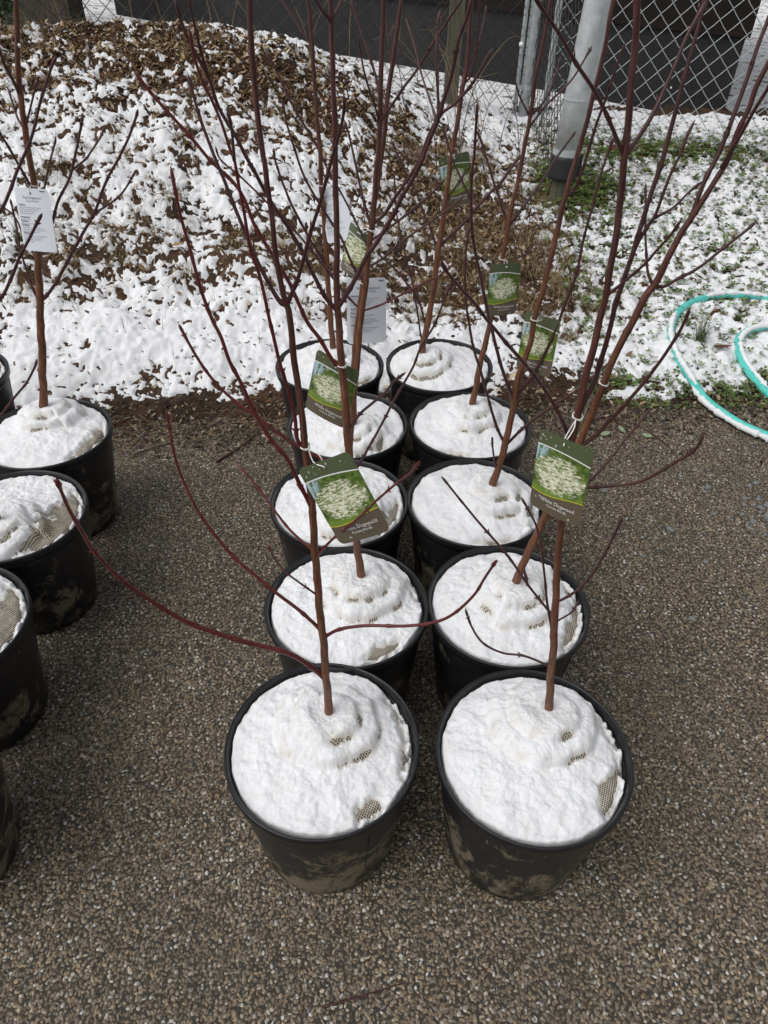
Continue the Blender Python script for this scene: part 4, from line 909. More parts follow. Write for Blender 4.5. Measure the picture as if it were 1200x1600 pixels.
# ------------------------------------------------------------------ pots
H = 0.34
ROW = {}
for _i, _w in enumerate(('at open end of double row', 'second from open end of double row', 'in middle of double row', 'fourth from open end of double row', 'at bank end of double row')):
    ROW['P%d' % (2 * _i + 1)] = _w + ', away from hose'
    ROW['P%d' % (2 * _i + 2)] = _w + ', hose side'
ROW.update({'L0': 'against the snow bank beyond the single line of pots', 'L1': 'at bank end of single line',
            'L2': 'second from bank in single line', 'L3': 'third from bank in single line', 'L4': 'fourth from bank in single line'})
def make_pot(k, rb):
    e = empty('nursery_pot', (*POTS[k], 0.0))
    prof = [(0.0, 0.003), (rb - 0.006, 0.003)] + [(rb + (0.1785 - rb) * u, 0.010 + (H - 0.055) * u) for u in (0, 0.08, 0.25, 0.5, 0.75, 1.0)] + [(0.180, H - 0.022),
            (0.1765, H - 0.022), (0.174, H - 0.06), (rb + 0.01, 0.12), (0.0, 0.12)]
    sd = random.random() * 10
    def warp(V):
        th = np.arctan2(V[:, 1], V[:, 0]); d = 1 + 0.006 * np.cos(2 * th + sd) + 0.003 * np.cos(3 * th + 2 * sd)
        V[:, 0] *= d; V[:, 1] *= d
        return V
    V, F = lathe_arrays(prof, 72); wall = pyd('wall', warp(V), F, M['pot'], e, True)
    rim = [(0.1795, H - 0.026), (0.1868, H - 0.026), (0.1888, H - 0.016), (0.1892, H - 0.004), (0.1878, H), (0.1850, H + 0.001), (0.1825, H - 0.002), (0.1790, H - 0.012), (0.1770, H - 0.024)]
    V, F = lathe_arrays(rim, 96, closed=True); pyd('rim', warp(V), F, M['pot'], e, True)
    seam = random.choice([-0.7, -1.0, -2.2, 0.3])
    pts = [((r + 0.0004) * math.cos(seam), (r + 0.0004) * math.sin(seam), z) for r, z in prof[2:8]]
    tube('seam', warp(np.array(pts)), 0.0012, M['pot'], wall, 5)
    return tag(e, 'black plastic nursery pot ' + ROW[k], 'pot', 'black nursery pots set out in rows')

# bare burlap: (angle, half width, how far in from the edge)
BAREDIR = {
 'P1': [(0.35, 0.55, 0.012), (-0.95, 0.22, 0.022), (-0.2, 0.25, 0.012)], 'P2': [(-0.50, 0.40, 0.026), (0.2, 0.5, 0.012)], 'P3': [(-1.0, 0.40, 0.020), (0.3, 0.3, 0.010)],
 'P4': [(-0.40, 0.60, 0.026), (0.4, 0.4, 0.012)], 'P5': [(-0.45, 0.65, 0.030)], 'P6': [(-1.35, 0.45, 0.014), (-0.4, 0.3, 0.012)], 'P7': [(-1.0, 0.4, 0.012)], 'P8': [(-1.9, 0.4, 0.012)],
 'P9': [(-0.8, 0.5, 0.020)], 'P10': [(-2.4, 0.3, 0.008)], 'L0': [(0, 0.9, 0.03)], 'L1': [(-0.25, 0.75, 0.028)], 'L2': [(-0.15, 1.0, 0.060)], 'L3': [(0.1, 1.0, 0.055)], 'L4': [(0, 0.8, 0.03)],
}
def root_ball(k, base, parent_loc, near):
    """burlap surface z (local to the pot centre) and the snow over it"""
    sd = sum(ord(c) for c in k) * 7
    bx, by = base
    cx, cy = POTS[k]
    nr, nt = (112, 400) if near else (60, 220)
    r = np.linspace(0.0, 0.1765, nr) ** 1.0
    th = np.linspace(0, 2 * math.pi, nt, endpoint=False)
    Rr, Th = np.meshgrid(r, th, indexing='ij')
    X = Rr * np.cos(Th); Y = Rr * np.sin(Th)
    kx, ky = bx - cx, by - cy
    rho = np.hypot(X - kx, Y - ky); phi = np.arctan2(Y - ky, X - kx)
    p0 = (sd % 63) / 10.0
    ph = np.mod(phi - p0, 2 * math.pi) / (2 * math.pi)
    wob = 1 + 0.10 * fbm(np.cos(phi) * 1.3 + sd, np.sin(phi) * 1.3, sd, 3)
    r1 = (0.108 - 0.020 * ph) * wob; r2 = (0.072 - 0.022 * ph) * wob; r3 = 0.036 * wob
    st = lambda d, w: 1 / (1 + np.exp(-np.clip(d / w, -40, 40)))
    dome = -0.016 + 0.022 * (1 - (Rr / 0.18) ** 2)
    # a twisted, folded bundle of cloth round the trunk
    knot = lambda w1, w2: 0.029 * st(r1 - rho, w1) * (1 - 0.45 * np.clip((r1 - rho) / 0.05, 0, 1)) + 0.033 * st(r2 - rho, w2) * (1 - 0.25 * np.clip((r2 - rho) / 0.05, 0, 1)) - 0.004 * st(r3 - rho, 0.008)
    lum = 0.006 * fbm(X / 0.055 + sd, Y / 0.055, sd + 1, 3) * sstep(0.01, 0.05, rho)
    zb = dome + knot(0.0034, 0.0042) + lum - 0.020 * sstep(0.155, 0.178, Rr)
    patch = sstep(-0.05, 0.75, fbm(np.cos(phi) * 1.6 + sd * 1.7, np.sin(phi) * 1.6, sd + 5, 2) + 0.55 * np.cos(phi + 1.0))
    fine = fbm(X / 0.006 + sd, Y / 0.006, sd + 15, 3)
    d1 = (rho - r1 - 0.001) / 0.0040; d2 = (rho - r2 - 0.001) / 0.0048
    fold = np.maximum(np.exp(-d1 ** 2), np.exp(-d2 ** 2)) * patch
    th_ = 0.010 + 0.0042 * fbm(X / 0.045 + sd, Y / 0.045, sd + 2, 4, 0.6) + 0.0012 * fbm(X / 0.014, Y / 0.014, sd + 3, 3, 0.6) + 0.0004 * fine
    zs = dome + knot(0.0062, 0.0072) + 0.8 * lum + th_ - fold * (0.0110 + 0.006 * fine) - 0.0055 * np.exp(-((rho - r1 - 0.006) / 0.006) ** 2) - 0.0050 * np.exp(-((rho - r2 - 0.006) / 0.006) ** 2)
    for (a, hw, dep) in BAREDIR[k]:
        da = np.abs(np.angle(np.exp(1j * (Th - a)))) / hw
        edge_in = 0.168 - 1.2 * dep * np.clip(1 - da ** 2, 0, 1) * (1 + 0.50 * fbm(X / 0.03, Y / 0.03, sd + 9, 3))
        band = sstep(-0.012, 0.016, Rr - edge_in) * np.clip(2.0 * (1 - da ** 2), 0, 1)
        cling = sstep(-0.25, 0.45, fbm(X / 0.03, Y / 0.03, sd + 12, 2)) * sstep(0.158, 0.168, Rr) * 0.9
        zs = zs - (0.0160 + 0.0048 * fine) * band * (1 - cling) * (da < 1)
    lim = 0.1735 + 0.0022 * fbm(np.cos(Th) * 5 + sd, np.sin(Th) * 5, sd + 6, 4)
    zs = zs - 0.030 * sstep(-0.001, 0.004, Rr - lim)
    F = []
    i = np.arange(nr - 1)[:, None] * nt + np.arange(nt)[None, :]
    j = np.arange(nr - 1)[:, None] * nt + np.mod(np.arange(nt) + 1, nt)[None, :]
    F = np.stack([i, i + nt, j + nt, j], -1).reshape(-1, 4)
    Vb = np.stack([X + cx, Y + cy, zb + H - 0.004], -1).reshape(-1, 3)
    Vs = np.stack([X + cx, Y + cy, zs + H - 0.004], -1).reshape(-1, 3)
    # side skirt of the root ball down into the pot
    ring = Vb[-nt:].copy(); low = ring.copy(); low[:, 2] -= 0.05; low[:, 0] = cx + (low[:, 0] - cx) * 0.90; low[:, 1] = cy + (low[:, 1] - cy) * 0.90
    nb = len(Vb); q = np.arange(nt); q2 = (q + 1) % nt
    Fb = np.vstack([F, np.stack([nb - nt + q, nb + q, nb + q2, nb - nt + q2], -1)])
    thin = np.clip(1 - (zs - zb) / 0.0090, 0, 1).reshape(-1, 1) * 0.85
    tint = 1 - thin * (1 - np.array([[0.80, 0.74, 0.64]]))
    return np.vstack([Vb, low]), Fb, Vs, F, tint

def branch_path(ch, sub=5):
    Q = catmull(np.array(ch), sub)
    return Q[:, :3], Q[:, 3]

def node_swell(P, r, spacing, amount, seed):
    L = np.r_[0, np.cumsum(np.linalg.norm(np.diff(P, axis=0), axis=1))]
    rs = random.Random(seed); pos = []
    s = spacing * rs.uniform(0.4, 0.9)
    while s < L[-1] - 0.01:
        pos.append(s); s += spacing * rs.uniform(0.75, 1.25)
    # resample finely so that the joints show
    n = int(max(10, min(L[-1] / 0.006, 260)))
    t = np.linspace(0, L[-1], n)
    Q = np.stack([np.interp(t, L, P[:, c]) for c in range(3)], -1); q = np.interp(t, L, r)
    for s in pos:
        q = q * (1 + amount * np.exp(-((t - s) / 0.004) ** 2))
    j = np.sin(t * 41 + seed) * 0.10 + np.sin(t * 97 + 2 * seed) * 0.06
    j2 = np.sin(t * 53 + 3 * seed) * 0.10
    fade = sstep(0, 0.02, t)
    q = q * 0.95
    Q[:, 0] += j * q * fade; Q[:, 1] += j2 * q * fade
    return Q, q, pos, t

TREE_LABEL = {
 'P1': 'young dogwood with a long red low branch arching over the open pavement', 'P2': 'young dogwood at the open end of the double row with several stems above its tag',
 'P3': 'young dogwood standing in the second pot, its low trunk crossing behind a hanging picture tag', 'P4': 'leaning young dogwood in the second pot on the hose side, leaning towards the hose',
 'P5': 'young dogwood in the middle pot away from the hose, trunk base behind a picture tag', 'P6': 'young dogwood leaning out of the middle pot on the hose side',
 'P7': 'young dogwood in the fourth pot away from the hose with a white text tag', 'P8': 'young dogwood in the fourth pot on the hose side',
 'P9': 'slender dogwood in the last pot by the bank with a white text tag', 'P10': 'young dogwood in the last pot by the bank on the hose side',
 'L1': 'young red dogwood in the single line of pots with a white text tag', 'L2': 'young dogwood whose branches reach past the white tag in the single line of pots',
}
BASE = {}
def make_tree(k):
    chains = TREES[k]
    b = chains[0][1]; BASE[k] = (b[0], b[1])
    e = empty('dogwood_tree', (b[0], b[1], 0))
    inv = Matrix.Translation((-b[0], -b[1], 0))
    def loc(V):
        V = np.array(V, float); V[:, 0] -= b[0]; V[:, 1] -= b[1]; return V
    P, r = branch_path(chains[0], 6)
    Q, q, pos, t = node_swell(P, r, 0.12, 0.12, len(k) * 5 + ord(k[-1]))
    q = q * (1 + 0.10 * np.exp(-((t - 0.09) / 0.02) ** 2))
    V, F = tube_arrays(loc(Q), q, 10)
    # bark low on the trunk is brown, the upper growth dark red
    pyd('trunk', V, F, M['trunk' if k[0] == 'P' else 'trunk_tall'], e, True)
    limbs = []
    for bi, ch in enumerate(chains[1:]):
        P, r = branch_path(ch, 5)
        Q, q, pos, t = node_swell(P, r, 0.075, 0.35, bi * 3 + ord(k[-1]))
        L = t[-1]
        q = np.minimum(q, 0.0002 + np.maximum((L - t), 0) * 0.55) * (1 + 0.35 * np.exp(-((t - (L - 0.012)) / 0.006) ** 2))
        q = q * (1 + 0.35 * np.exp(-(t / 0.012) ** 2))
        red = (k == 'P1' and 4 <= bi) or (k, bi) in (('P3', 1), ('P3', 7), ('P1', 2), ('P7', 3))
        parts = [tube_arrays(loc(Q), q, 7)]
        # opposite buds at the joints
        rs = random.Random(bi + ord(k[-1]))
        for s in pos:
            if rs.random() < 0.75:
                i = int(np.searchsorted(t, s)); i = min(i, len(t) - 3)
                tv = Q[i + 2] - Q[i]; tv /= np.linalg.norm(tv)
                side = np.cross(tv, [rs.uniform(-1, 1), rs.uniform(-1, 1), rs.uniform(-1, 1)]); side /= max(np.linalg.norm(side), 1e-6)
                for sg in (1, -1):
                    d = tv * 0.8 + sg * side * 0.6
                    o = Q[i] + sg * side * q[i] * 0.7
                    pp = np.array([o, o + d * 0.003, o + d * 0.0065])
                    parts.append(tube_arrays(loc(pp), [q[i] * 0.45, q[i] * 0.42, 0.0002], 5))
        V, F = merge(parts)
        up = FORKS[k].get(bi)
        limbs.append(pyd('branch' if up is None or up in FORKS[k] else 'side_branch', V, F, M['redtwig'] if red else M['twig'], e if up is None or up in FORKS[k] else limbs[up], True))
    tag(e, TREE_LABEL[k], 'tree', 'young dogwoods in nursery pots')
    return e

NEAR = ('P1', 'P2', 'P3', 'P4', 'L2', 'L3')
for k in POTS:
    make_pot(k, 0.134 if k[0] == 'L' else 0.148)
for k in POTS:
    tree = make_tree(k) if k in TREES else None
    base = BASE.get(k, (POTS[k][0] + 0.0, POTS[k][1] + 0.02))
    Vb, Fb, Vs, Fs, tint = root_ball(k, base, None, k in NEAR)
    if tree is not None:
        Vb[:, 0] -= base[0]; Vb[:, 1] -= base[1]
        mesh_obj('root_ball', Vb, Fb, M['burlap'], tree)
    else:
        o = mesh_obj('root_ball', Vb, Fb, M['burlap'])
        tag(o, 'burlap root ball in black pot ' + ROW[k], 'root ball')
    o = mesh_obj('snow_cap', Vs, Fs, M['snowcap'], colors=tint)
    tag(o, 'snow heaped in black pot ' + ROW[k], 'snow', 'snow on the potted root balls')

# ------------------------------------------------------------------ tags on the trees
def rounded(w, h, rad, n=6):
    pts = []
    for cx, cz, a0 in ((w / 2 - rad, h / 2 - rad, 0), (-w / 2 + rad, h / 2 - rad, 90), (-w / 2 + rad, -h / 2 + rad, 180), (w / 2 - rad, -h / 2 + rad, 270)):
        for i in range(n + 1):
            a = R(a0 + 90 * i / n); pts.append((cx + rad * math.cos(a), cz + rad * math.sin(a)))
    return pts

def text_mesh(body, size, bold=0.0, align='CENTER', spacing=1.0):
    cu = bpy.data.curves.new('lettering', 'FONT')
    cu.body = body; cu.size = size; cu.align_x = align; cu.resolution_u = 2; cu.offset = bold; cu.space_line = spacing
    o = bpy.data.objects.new('lettering', cu); COL.objects.link(o)
    dg = bpy.context.evaluated_depsgraph_get()
    me = bpy.data.meshes.new_from_object(o.evaluated_get(dg))
    bpy.data.objects.remove(o); bpy.data.curves.remove(cu)
    return me

BACK_HEADS = 'Features:\n\n\n\n\n\nAverage Size:\n\nExposure:\n\nFertilizing:\n\n\n\nWatering:'
BACK_TEXT = ('\nClusters of {c} flowers open in early\nspring. Ornamental red fruit, fall\nfoliage. Hardy. Best around\npartial shade. Deciduous.\n\n\n'
             "30' tall x 25' wide\n\nPlant in part sun for best results.\n\nApply a general purpose fertilizer in\nearly spring according to manufacturer's\ninstructions for maintenance.\n\n"
             'Pay close attention to new plantings and\nwater often but not soggy. Once\nestablished plants, be sure to\nwater in drought.')
def strip(name, w, z0f, z1f, mat, parent, bend, y, n=14):
    V, F = [], []
    for i in range(n + 1):
        x = -w / 2 + w * i / n
        V += [(x, bend(x) + y, z0f(x)), (x, bend(x) + y, z1f(x))]
    for i in range(n):
        F.append((2 * i, 2 * i + 2, 2 * i + 3, 2 * i + 1))
    return pyd(name, V, F, mat, parent)

TAG_LABEL = {
 'G1': 'green picture tag reading White Dogwood tied to the open-end tree away from the hose', 'G2': 'green picture tag reading White Dogwood tied to the open-end tree on the hose side',
 'G3': 'green picture tag hanging behind the trunk that rises from the second pot', 'G5': 'curled green picture tag hanging just above the white text tag',
 'G6': 'green picture tag on the leaning trunk of the middle pot, hose side', 'G8': 'green picture tag on the trunk from the fourth pot, hose side',
 'G10': 'green picture tag on the trunk from the bank-end pot, hose side', 'W1': 'white text tag reading Red Dogwood on the tree in the single line',
 'W7': 'white text tag reading White Dogwood behind the trunks above the bank-end pots', 'W9': 'white text tag on the slender trunk from the bank-end pot, partly behind a picture tag',
 'G4': 'picture tag seen edge-on, tied to the tree leaning towards the hose',
}
def make_tag(k):
    pk, C, rot, w = TAGS[k]
    h = 1.5 * w
    Mx = Matrix.Translation(C) @ Matrix.Rotation(rot[1], 4, 'Z') @ Matrix.Rotation(rot[0], 4, 'X') @ Matrix.Rotation(rot[2], 4, 'Y')
    e = empty('plant_tag'); e.matrix_world = Mx
    kb = 2.0 if k != 'G5' else 6.0
    bend = lambda x: kb * x * x
    white = k[0] == 'W'
    # card body with a punched hole, subdivided in columns so that it can bend
    bm = bmesh.new()
    vs_ = [bm.verts.new((x, 0, z)) for x, z in rounded(w, h, 0.10 * w)]
    hole = [bm.verts.new((0.033 * w * math.cos(a), 0, 0.42 * h + 0.033 * w * math.sin(a))) for a in np.linspace(0, 2 * math.pi, 12, endpoint=False)]
    ed = [bm.edges.new((vs_[i], vs_[(i + 1) % len(vs_)])) for i in range(len(vs_))] + [bm.edges.new((hole[i], hole[(i + 1) % 12])) for i in range(12)]
    bmesh.ops.triangle_fill(bm, use_beauty=True, edges=ed, normal=(0, -1, 0))
    for i in range(1, 10):
        bmesh.ops.bisect_plane(bm, geom=bm.verts[:] + bm.edges[:] + bm.faces[:], plane_co=(-w / 2 + w * i / 10, 0, 0), plane_no=(1, 0, 0))
    ext = bmesh.ops.extrude_face_region(bm, geom=bm.faces[:])
    for v_ in [g for g in ext['geom'] if isinstance(g, bmesh.types.BMVert)]:
        v_.co.y += 0.0007
    for v_ in bm.verts:
        v_.co.y += bend(v_.co.x)
    bmesh.ops.recalc_face_normals(bm, faces=bm.faces[:])
    me = bpy.data.meshes.new('card'); bm.to_mesh(me); bm.free()
    me.materials.append(M['card'] if white else M['taupe'])
    card = link(bpy.data.objects.new('card', me), e)
    def put(me, mat, x, z, name, y=-0.0011):
        o = link(bpy.data.objects.new(name, me), card)
        n = len(me.vertices); a = np.empty(n * 3, np.float32); me.vertices.foreach_get('co', a); a = a.reshape(-1, 3)
        b = np.stack([a[:, 0] + x, bend(a[:, 0] + x) + y, a[:, 1] + z], -1).astype(np.float32)
        me.vertices.foreach_set('co', b.ravel()); me.materials.append(mat); me.update()
        return o
    if not white:
        up = lambda x: 0.30 * h + 0.035 * h * (1 - (2 * x / w + 0.3) ** 2)
        lowc = lambda x: -0.235 * h + 0.035 * h * math.sin(x / w * 4.2 - 0.4)
        strip('header_band', w * 0.998, up, lambda x: h / 2 - (0.0 if abs(x) < 0.4 * w else 0.1 * w - math.sqrt(max((0.1 * w) ** 2 - (abs(x) - 0.4 * w) ** 2, 0))), M['olive'], card, bend, -0.0005, 40)
        strip('picture', w * 0.998, lowc, up, M['photo'], card, bend, -0.0005)
        strip('upper_line', w * 0.998, lambda x: up(x) - 0.008 * h, lambda x: up(x) + 0.006 * h, M['white'], card, bend, -0.0009)
        strip('lower_line', w * 0.998, lambda x: lowc(x) - 0.006 * h, lambda x: lowc(x) + 0.006 * h, M['yellow'], card, bend, -0.0009)
        put(text_mesh('White Dogwood', 0.096 * w), M['white'], 0.05 * w, -0.350 * h, 'lettering')
        put(text_mesh('Cornus florida', 0.066 * w), M['white'], 0.05 * w, -0.402 * h, 'lettering')
        hm = bpy.data.meshes.new('hole')
        # rain drops on the card
        rs = random.Random(k)
        parts = []
        for q in range(26 if k in ('G1', 'G2') else 8):
            x, z = rs.uniform(-0.45, 0.45) * w, rs.choice([rs.uniform(-0.47, -0.28), rs.uniform(0.36, 0.47), rs.uniform(-0.47, 0.47)]) * h
            rr = rs.uniform(0.006, 0.026) * w * (1 if abs(z) > 0.25 * h else 0.5)
            V, F = lathe_arrays([(0.0, -rr * 0.42), (rr * 0.55, -rr * 0.33), (rr * 0.9, -rr * 0.12), (rr, 0.0)], 8)
            V = np.stack([V[:, 0] + x, V[:, 2] + bend(x) - 0.0010, V[:, 1] * 1.25 + z], -1)
            parts.append((V, F))
        V, F = merge(parts); pyd('water_drops', V, F, M['water'], card, True)['kind'] = 'stuff'
    else:
        s = 0.040 * w * 1.12
        put(text_mesh('Red Dogwood' if k == 'W1' else 'White Dogwood', 0.088 * w), M['ink'], 0.02 * w, 0.335 * h, 'lettering')
        put(text_mesh('Cornus florida', 0.062 * w), M['ink'], 0.02 * w, 0.290 * h, 'lettering')
        put(text_mesh(BACK_HEADS, 0.058 * w, 0.0012 * w, 'LEFT', 0.83), M['bold'], -0.42 * w, 0.225 * h, 'lettering')
        put(text_mesh(BACK_TEXT.format(c='red' if k == 'W1' else 'white'), 0.0440 * w, 0.0, 'LEFT', 1.095), M['ink'], -0.42 * w, 0.222 * h, 'lettering')
        V, F = box_arrays(0.28 * w, 0.41 * w, -0.0012, -0.0009, 0.453 * h, 0.466 * h)
        V[:, 1] += [bend(x) for x in V[:, 0]]
        pyd('mark', V, F, M['bold'], card)
    # string: loop round the stem, two strands to the hole
    ch = np.array(TREES[pk][0])[:, :]
    hw = np.array(Mx @ Vector((0, -0.0015, 0.42 * h)))
    Pt, rt = branch_path(TREES[pk][0], 8)
    i = int(np.argmin(np.abs(Pt[:, 2] - (hw[2] + 0.018))))
    c, rr = Pt[i], rt[i] + 0.0012
    tv = Pt[min(i + 1, len(Pt) - 1)] - Pt[i - 1]; tv /= np.linalg.norm(tv)
    a = np.cross(tv, [0, 1, 0]); a /= np.linalg.norm(a); b = np.cross(tv, a)
    th = np.linspace(0, 2 * math.pi, 22)
    loop = c + rr * (np.cos(th)[:, None] * a + np.sin(th)[:, None] * b) + 0.0015 * np.sin(2 * th)[:, None] * tv
    loop2 = c + tv * 0.003 + (rr + 0.0003) * (np.cos(th)[:, None] * a + np.sin(th)[:, None] * b) - 0.002 * np.sin(th)[:, None] * tv
    d = hw - c; d[2] = 0; d /= max(np.linalg.norm(d), 1e-6)
    kn = c + d * rr
    hb = np.array(Mx @ Vector((0, 0.0022 + 0.0007, 0.42 * h)))
    strands = []
    for sg in (1, -1):
        mid = (kn + hw) / 2 + np.array([0, 0, -0.006 * sg]) + 0.004 * sg * a
        strands.append(catmull([kn, mid, np.array(Mx @ Vector((0.001 * sg, -0.003 * sg, 0.445 * h))), hw if sg > 0 else hb], 6))
    Mi = np.array(Mx.inverted())
    parts = []
    for pth in (loop, loop2, *strands):
        q = np.c_[pth, np.ones(len(pth))] @ Mi.T
        parts.append(tube_arrays(q[:, :3], 0.0009, 5))
    V, F = merge(parts); pyd('string', V, F, M['string'], e, True)
    tag(e, TAG_LABEL[k], 'plant tag', 'tags tied to the dogwoods')
for k in TAGS:
    make_tag(k)

# ------------------------------------------------------------------ fence
def gz(x, y):
    return float(bank_z(x, y))

def chain_link(name_parent, A, B, top_h, mat, w=0.106, r=0.0021, base_off=0.0, seed=0, name='wire_mesh'):
    """woven wire between ground points A and B, following the ground"""
    A, B = np.array(A, float), np.array(B, float)
    L = np.linalg.norm(B - A); d = (B - A) / L; nrm = np.array([-d[1], d[0]])
    parts = []
    hd = w * 1.04
    rows = int(top_h / (hd / 2)) + 1
    nk = int(L / (w / 2))
    rs = random.Random(seed)
    for k in range(nk):
        xc = (k + 0.5) * w / 2
        pts = []
        for j in range(rows):
            right = (j + k) % 2 == 0
            s = xc + (w / 4 + 0.001) * (1 if right else -1)
            p = A + d * s
            dep = 0.0022 * (1 if right else -1)
            z = gz(*p) + base_off + j * hd / 2
            q = p + nrm * dep
            pts.append((q[0], q[1], z))
        P = np.array(pts)
        # slight sag of each strand, rounded at the twists
        Q = []
        for j in range(rows - 1):
            a, b = P[j], P[j + 1]
            for u in (0.0, 0.06, 0.5, 0.94):
                sag = 0.0025 * math.sin(u * math.pi)
                q = a * (1 - u) + b * u; q[2] -= sag; Q.append(q)
        parts.append(tube_arrays(np.array(Q), r, 4, cap=False))
    V, F = merge(parts)
    o = pyd(name, V, F, mat, name_parent, True)
    o['kind'] = 'stuff'
    return o

def vpipe(name, x, y, z0, z1, r, mat, parent, lean=(0, 0), sides=24):
    P = [(x + lean[0] * (z - z0), y + lean[1] * (z - z0), z) for z in np.linspace(z0, z1, 6)]
    return tube(name, P, r, mat, parent, sides)

P2 = (0.955, 5.62)
P1 = (0.942, 4.18)
fe = empty('chain_link_fence'); tag(fe, 'dull chain-link fence along the top of the bank, in front of the dark building', 'fence')
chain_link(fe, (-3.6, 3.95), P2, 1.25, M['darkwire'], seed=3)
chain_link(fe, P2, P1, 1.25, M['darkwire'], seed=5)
# end post of the bank fence with its tension bar and bands
g2 = gz(*P2)
vpipe('post', P2[0] - 0.02, P2[1], g2 - 0.1, 2.6, 0.036, M['galv'], fe)
tb = vpipe('tension_bar', P2[0] - 0.085, P2[1] - 0.02, g2 + 0.02, 2.5, 0.014, M['galv'], fe)
vpipe('brace_pipe', P2[0] + 0.13, P2[1] - 0.03, g2 + 0.03, 2.5, 0.013, M['galv'], fe)
for zb in (0.18, 1.02, 1.24):
    pts = [(P2[0] - 0.02 + 0.040 * math.cos(a), P2[1] + 0.040 * math.sin(a), g2 + zb) for a in np.linspace(0, 2 * math.pi, 20)]
    V1, F1 = lathe_arrays([(0.037, -0.013), (0.041, -0.013), (0.041, 0.013), (0.037, 0.013)], 24, True)
    V1[:, 0] += P2[0] - 0.02; V1[:, 1] += P2[1]; V1[:, 2] += g2 + zb
    V2, F2 = box_arrays(P2[0] - 0.10, P2[0] - 0.05, P2[1] - 0.036, P2[1] - 0.028, g2 + zb - 0.012, g2 + zb + 0.012)
    V, F = merge([(V1, F1), (V2, F2)]); pyd('band', V, F, M['galv'], fe)

fr = empty('chain_link_fence'); tag(fr, 'bright galvanised chain-link fence beside the clover and the steel post', 'fence')
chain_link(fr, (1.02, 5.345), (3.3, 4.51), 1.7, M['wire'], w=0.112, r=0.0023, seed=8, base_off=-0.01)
vpipe('post', 3.3, 4.51, gz(3.3, 4.51) - 0.1, 2.4, 0.03, M['galv'], fr)
vpipe('post', 1.02, 5.345, gz(1.02, 5.345) - 0.1, 2.4, 0.012, M['galv'], fr)

# big steel post: pipe sleeve on a narrower stub, clamped with a dark iron collar
sp = empty('steel_post', (P1[0], P1[1], gz(*P1)))
ln = (0.055, 0.0)
def slv(name, z0, z1, r, mat, seg=28, nseg=8):
    P = [(ln[0] * z, 0, z) for z in np.linspace(z0, z1, nseg)]
    return tube(name, P, r, mat, sp, seg)
slv('stub', -0.15, 0.20, 0.043, M['oldwood'])
slv('collar', 0.135, 0.255, 0.078, M['iron'])
V, F = merge([box_arrays(0.085, 0.105, -0.02, 0.02, 0.15, 0.25)]); pyd('collar_lug', V, F, M['iron'], sp)
slv('pipe', 0.257, 2.2, 0.071, M['galv'])
for z, w_ in ((0.27, 0.035), (0.52, 0.006), (0.98, 0.03)):
    V, F = lathe_arrays([(0.0705, -w_ / 2), (0.0745, -w_ / 2), (0.0745, w_ / 2), (0.0705, w_ / 2)], 32, True)
    V[:, 0] += ln[0] * z; V[:, 2] += z
    pyd('band', V, F, M['galv'], sp)
tag(sp, 'thick galvanised steel pipe post with a dark iron collar near the ground', 'post')

wp = empty('wooden_post', (0.394, 5.36, gz(0.394, 5.36)))
V, F = box_arrays(-0.045, 0.045, -0.045, 0.045, -0.15, 2.2); V[V[:, 2] > 1, 0] += 0.03
pyd('post', V, F, M['oldwood'], wp)
tag(wp, 'weathered square wooden post behind the dull fence', 'post')

# ------------------------------------------------------------------ buildings behind
bl = empty('building', (2.62, 5.62, 0.2))
d = np.array([-0.74, 0.673]); nb = np.array([0.36, 0.933]); o = np.array([0.0, 0.0])
def wallbox(name, s0, s1, dep0, dep1, z0, z1, mat):
    V = []
    for z in (z0, z1):
        for s, q in ((s0, dep0), (s1, dep0), (s1, dep1), (s0, dep1)):
            p = d * s + nb * q; V.append((p[0], p[1], z))
    F = [(0, 1, 2, 3), (4, 7, 6, 5), (0, 4, 5, 1), (1, 5, 6, 2), (2, 6, 7, 3), (3, 7, 4, 0)]
    return pyd(name, V, F, mat, bl)
wallbox('foundation', 0.27, 8.45, 0.0, 3.0, -0.3, 0.70, M['found'])
wallbox('wall', 0.24, 8.48, -0.030, 3.03, 0.702, 3.2, M['boards'])
wallbox('roof', 0.0, 8.85, -0.4, 3.4, 3.202, 3.36, M['boards'])
tag(bl, 'dark building with charcoal foundation behind the fence', 'building')

ob = empty('masonry_wall', (-5.25, 9.4, 0.2))
V, F = box_arrays(-2.2, 1.72, 0.0, 0.45, -0.3, 2.6)
pyd('wall', V, F, M['rubble'], ob)
V, F = box_arrays(-2.25, 1.77, -0.06, 0.51, 2.602, 2.70); pyd('coping', V, F, M['boards'], ob)
tag(ob, 'rough brown masonry wall beyond the top of the bank', 'wall')

# evergreen shrub between the two buildings
sh = empty('evergreen_shrub', (-2.35, 5.0, gz(-2.35, 5.0)))
parts = []
rs = random.Random(4)
tips = []
for q in range(14):
    a = rs.uniform(0, 6.28); t_ = np.array([math.cos(a) * rs.uniform(0.08, 0.26), math.sin(a) * 0.22, rs.uniform(0.18, 0.46)])
    parts.append(tube_arrays(catmull([(0, 0, -0.05), t_ * 0.5 + [0, 0, 0.05], t_], 4), [0.005] * 8 + [0.002], 5)); tips.append(t_)
V, F = merge(parts); pyd('stem', V, F, M['oldwood'], sh, True)
Pq = np.array([tips[rng.integers(0, len(tips))] * rng.uniform(0.55, 1.05) + rng.normal(0, 0.05, 3) for _ in range(520)])
cr = cards(Pq, (0.018, 0.040), LEAF_T, LEAF_F, [(0.03, 0.075, 0.018), (0.05, 0.11, 0.025), (0.02, 0.05, 0.014)], 'foliage', M['green'], zup=0, tilt=0.6, stretch=(0.3, 0.5)); cr.parent = sh
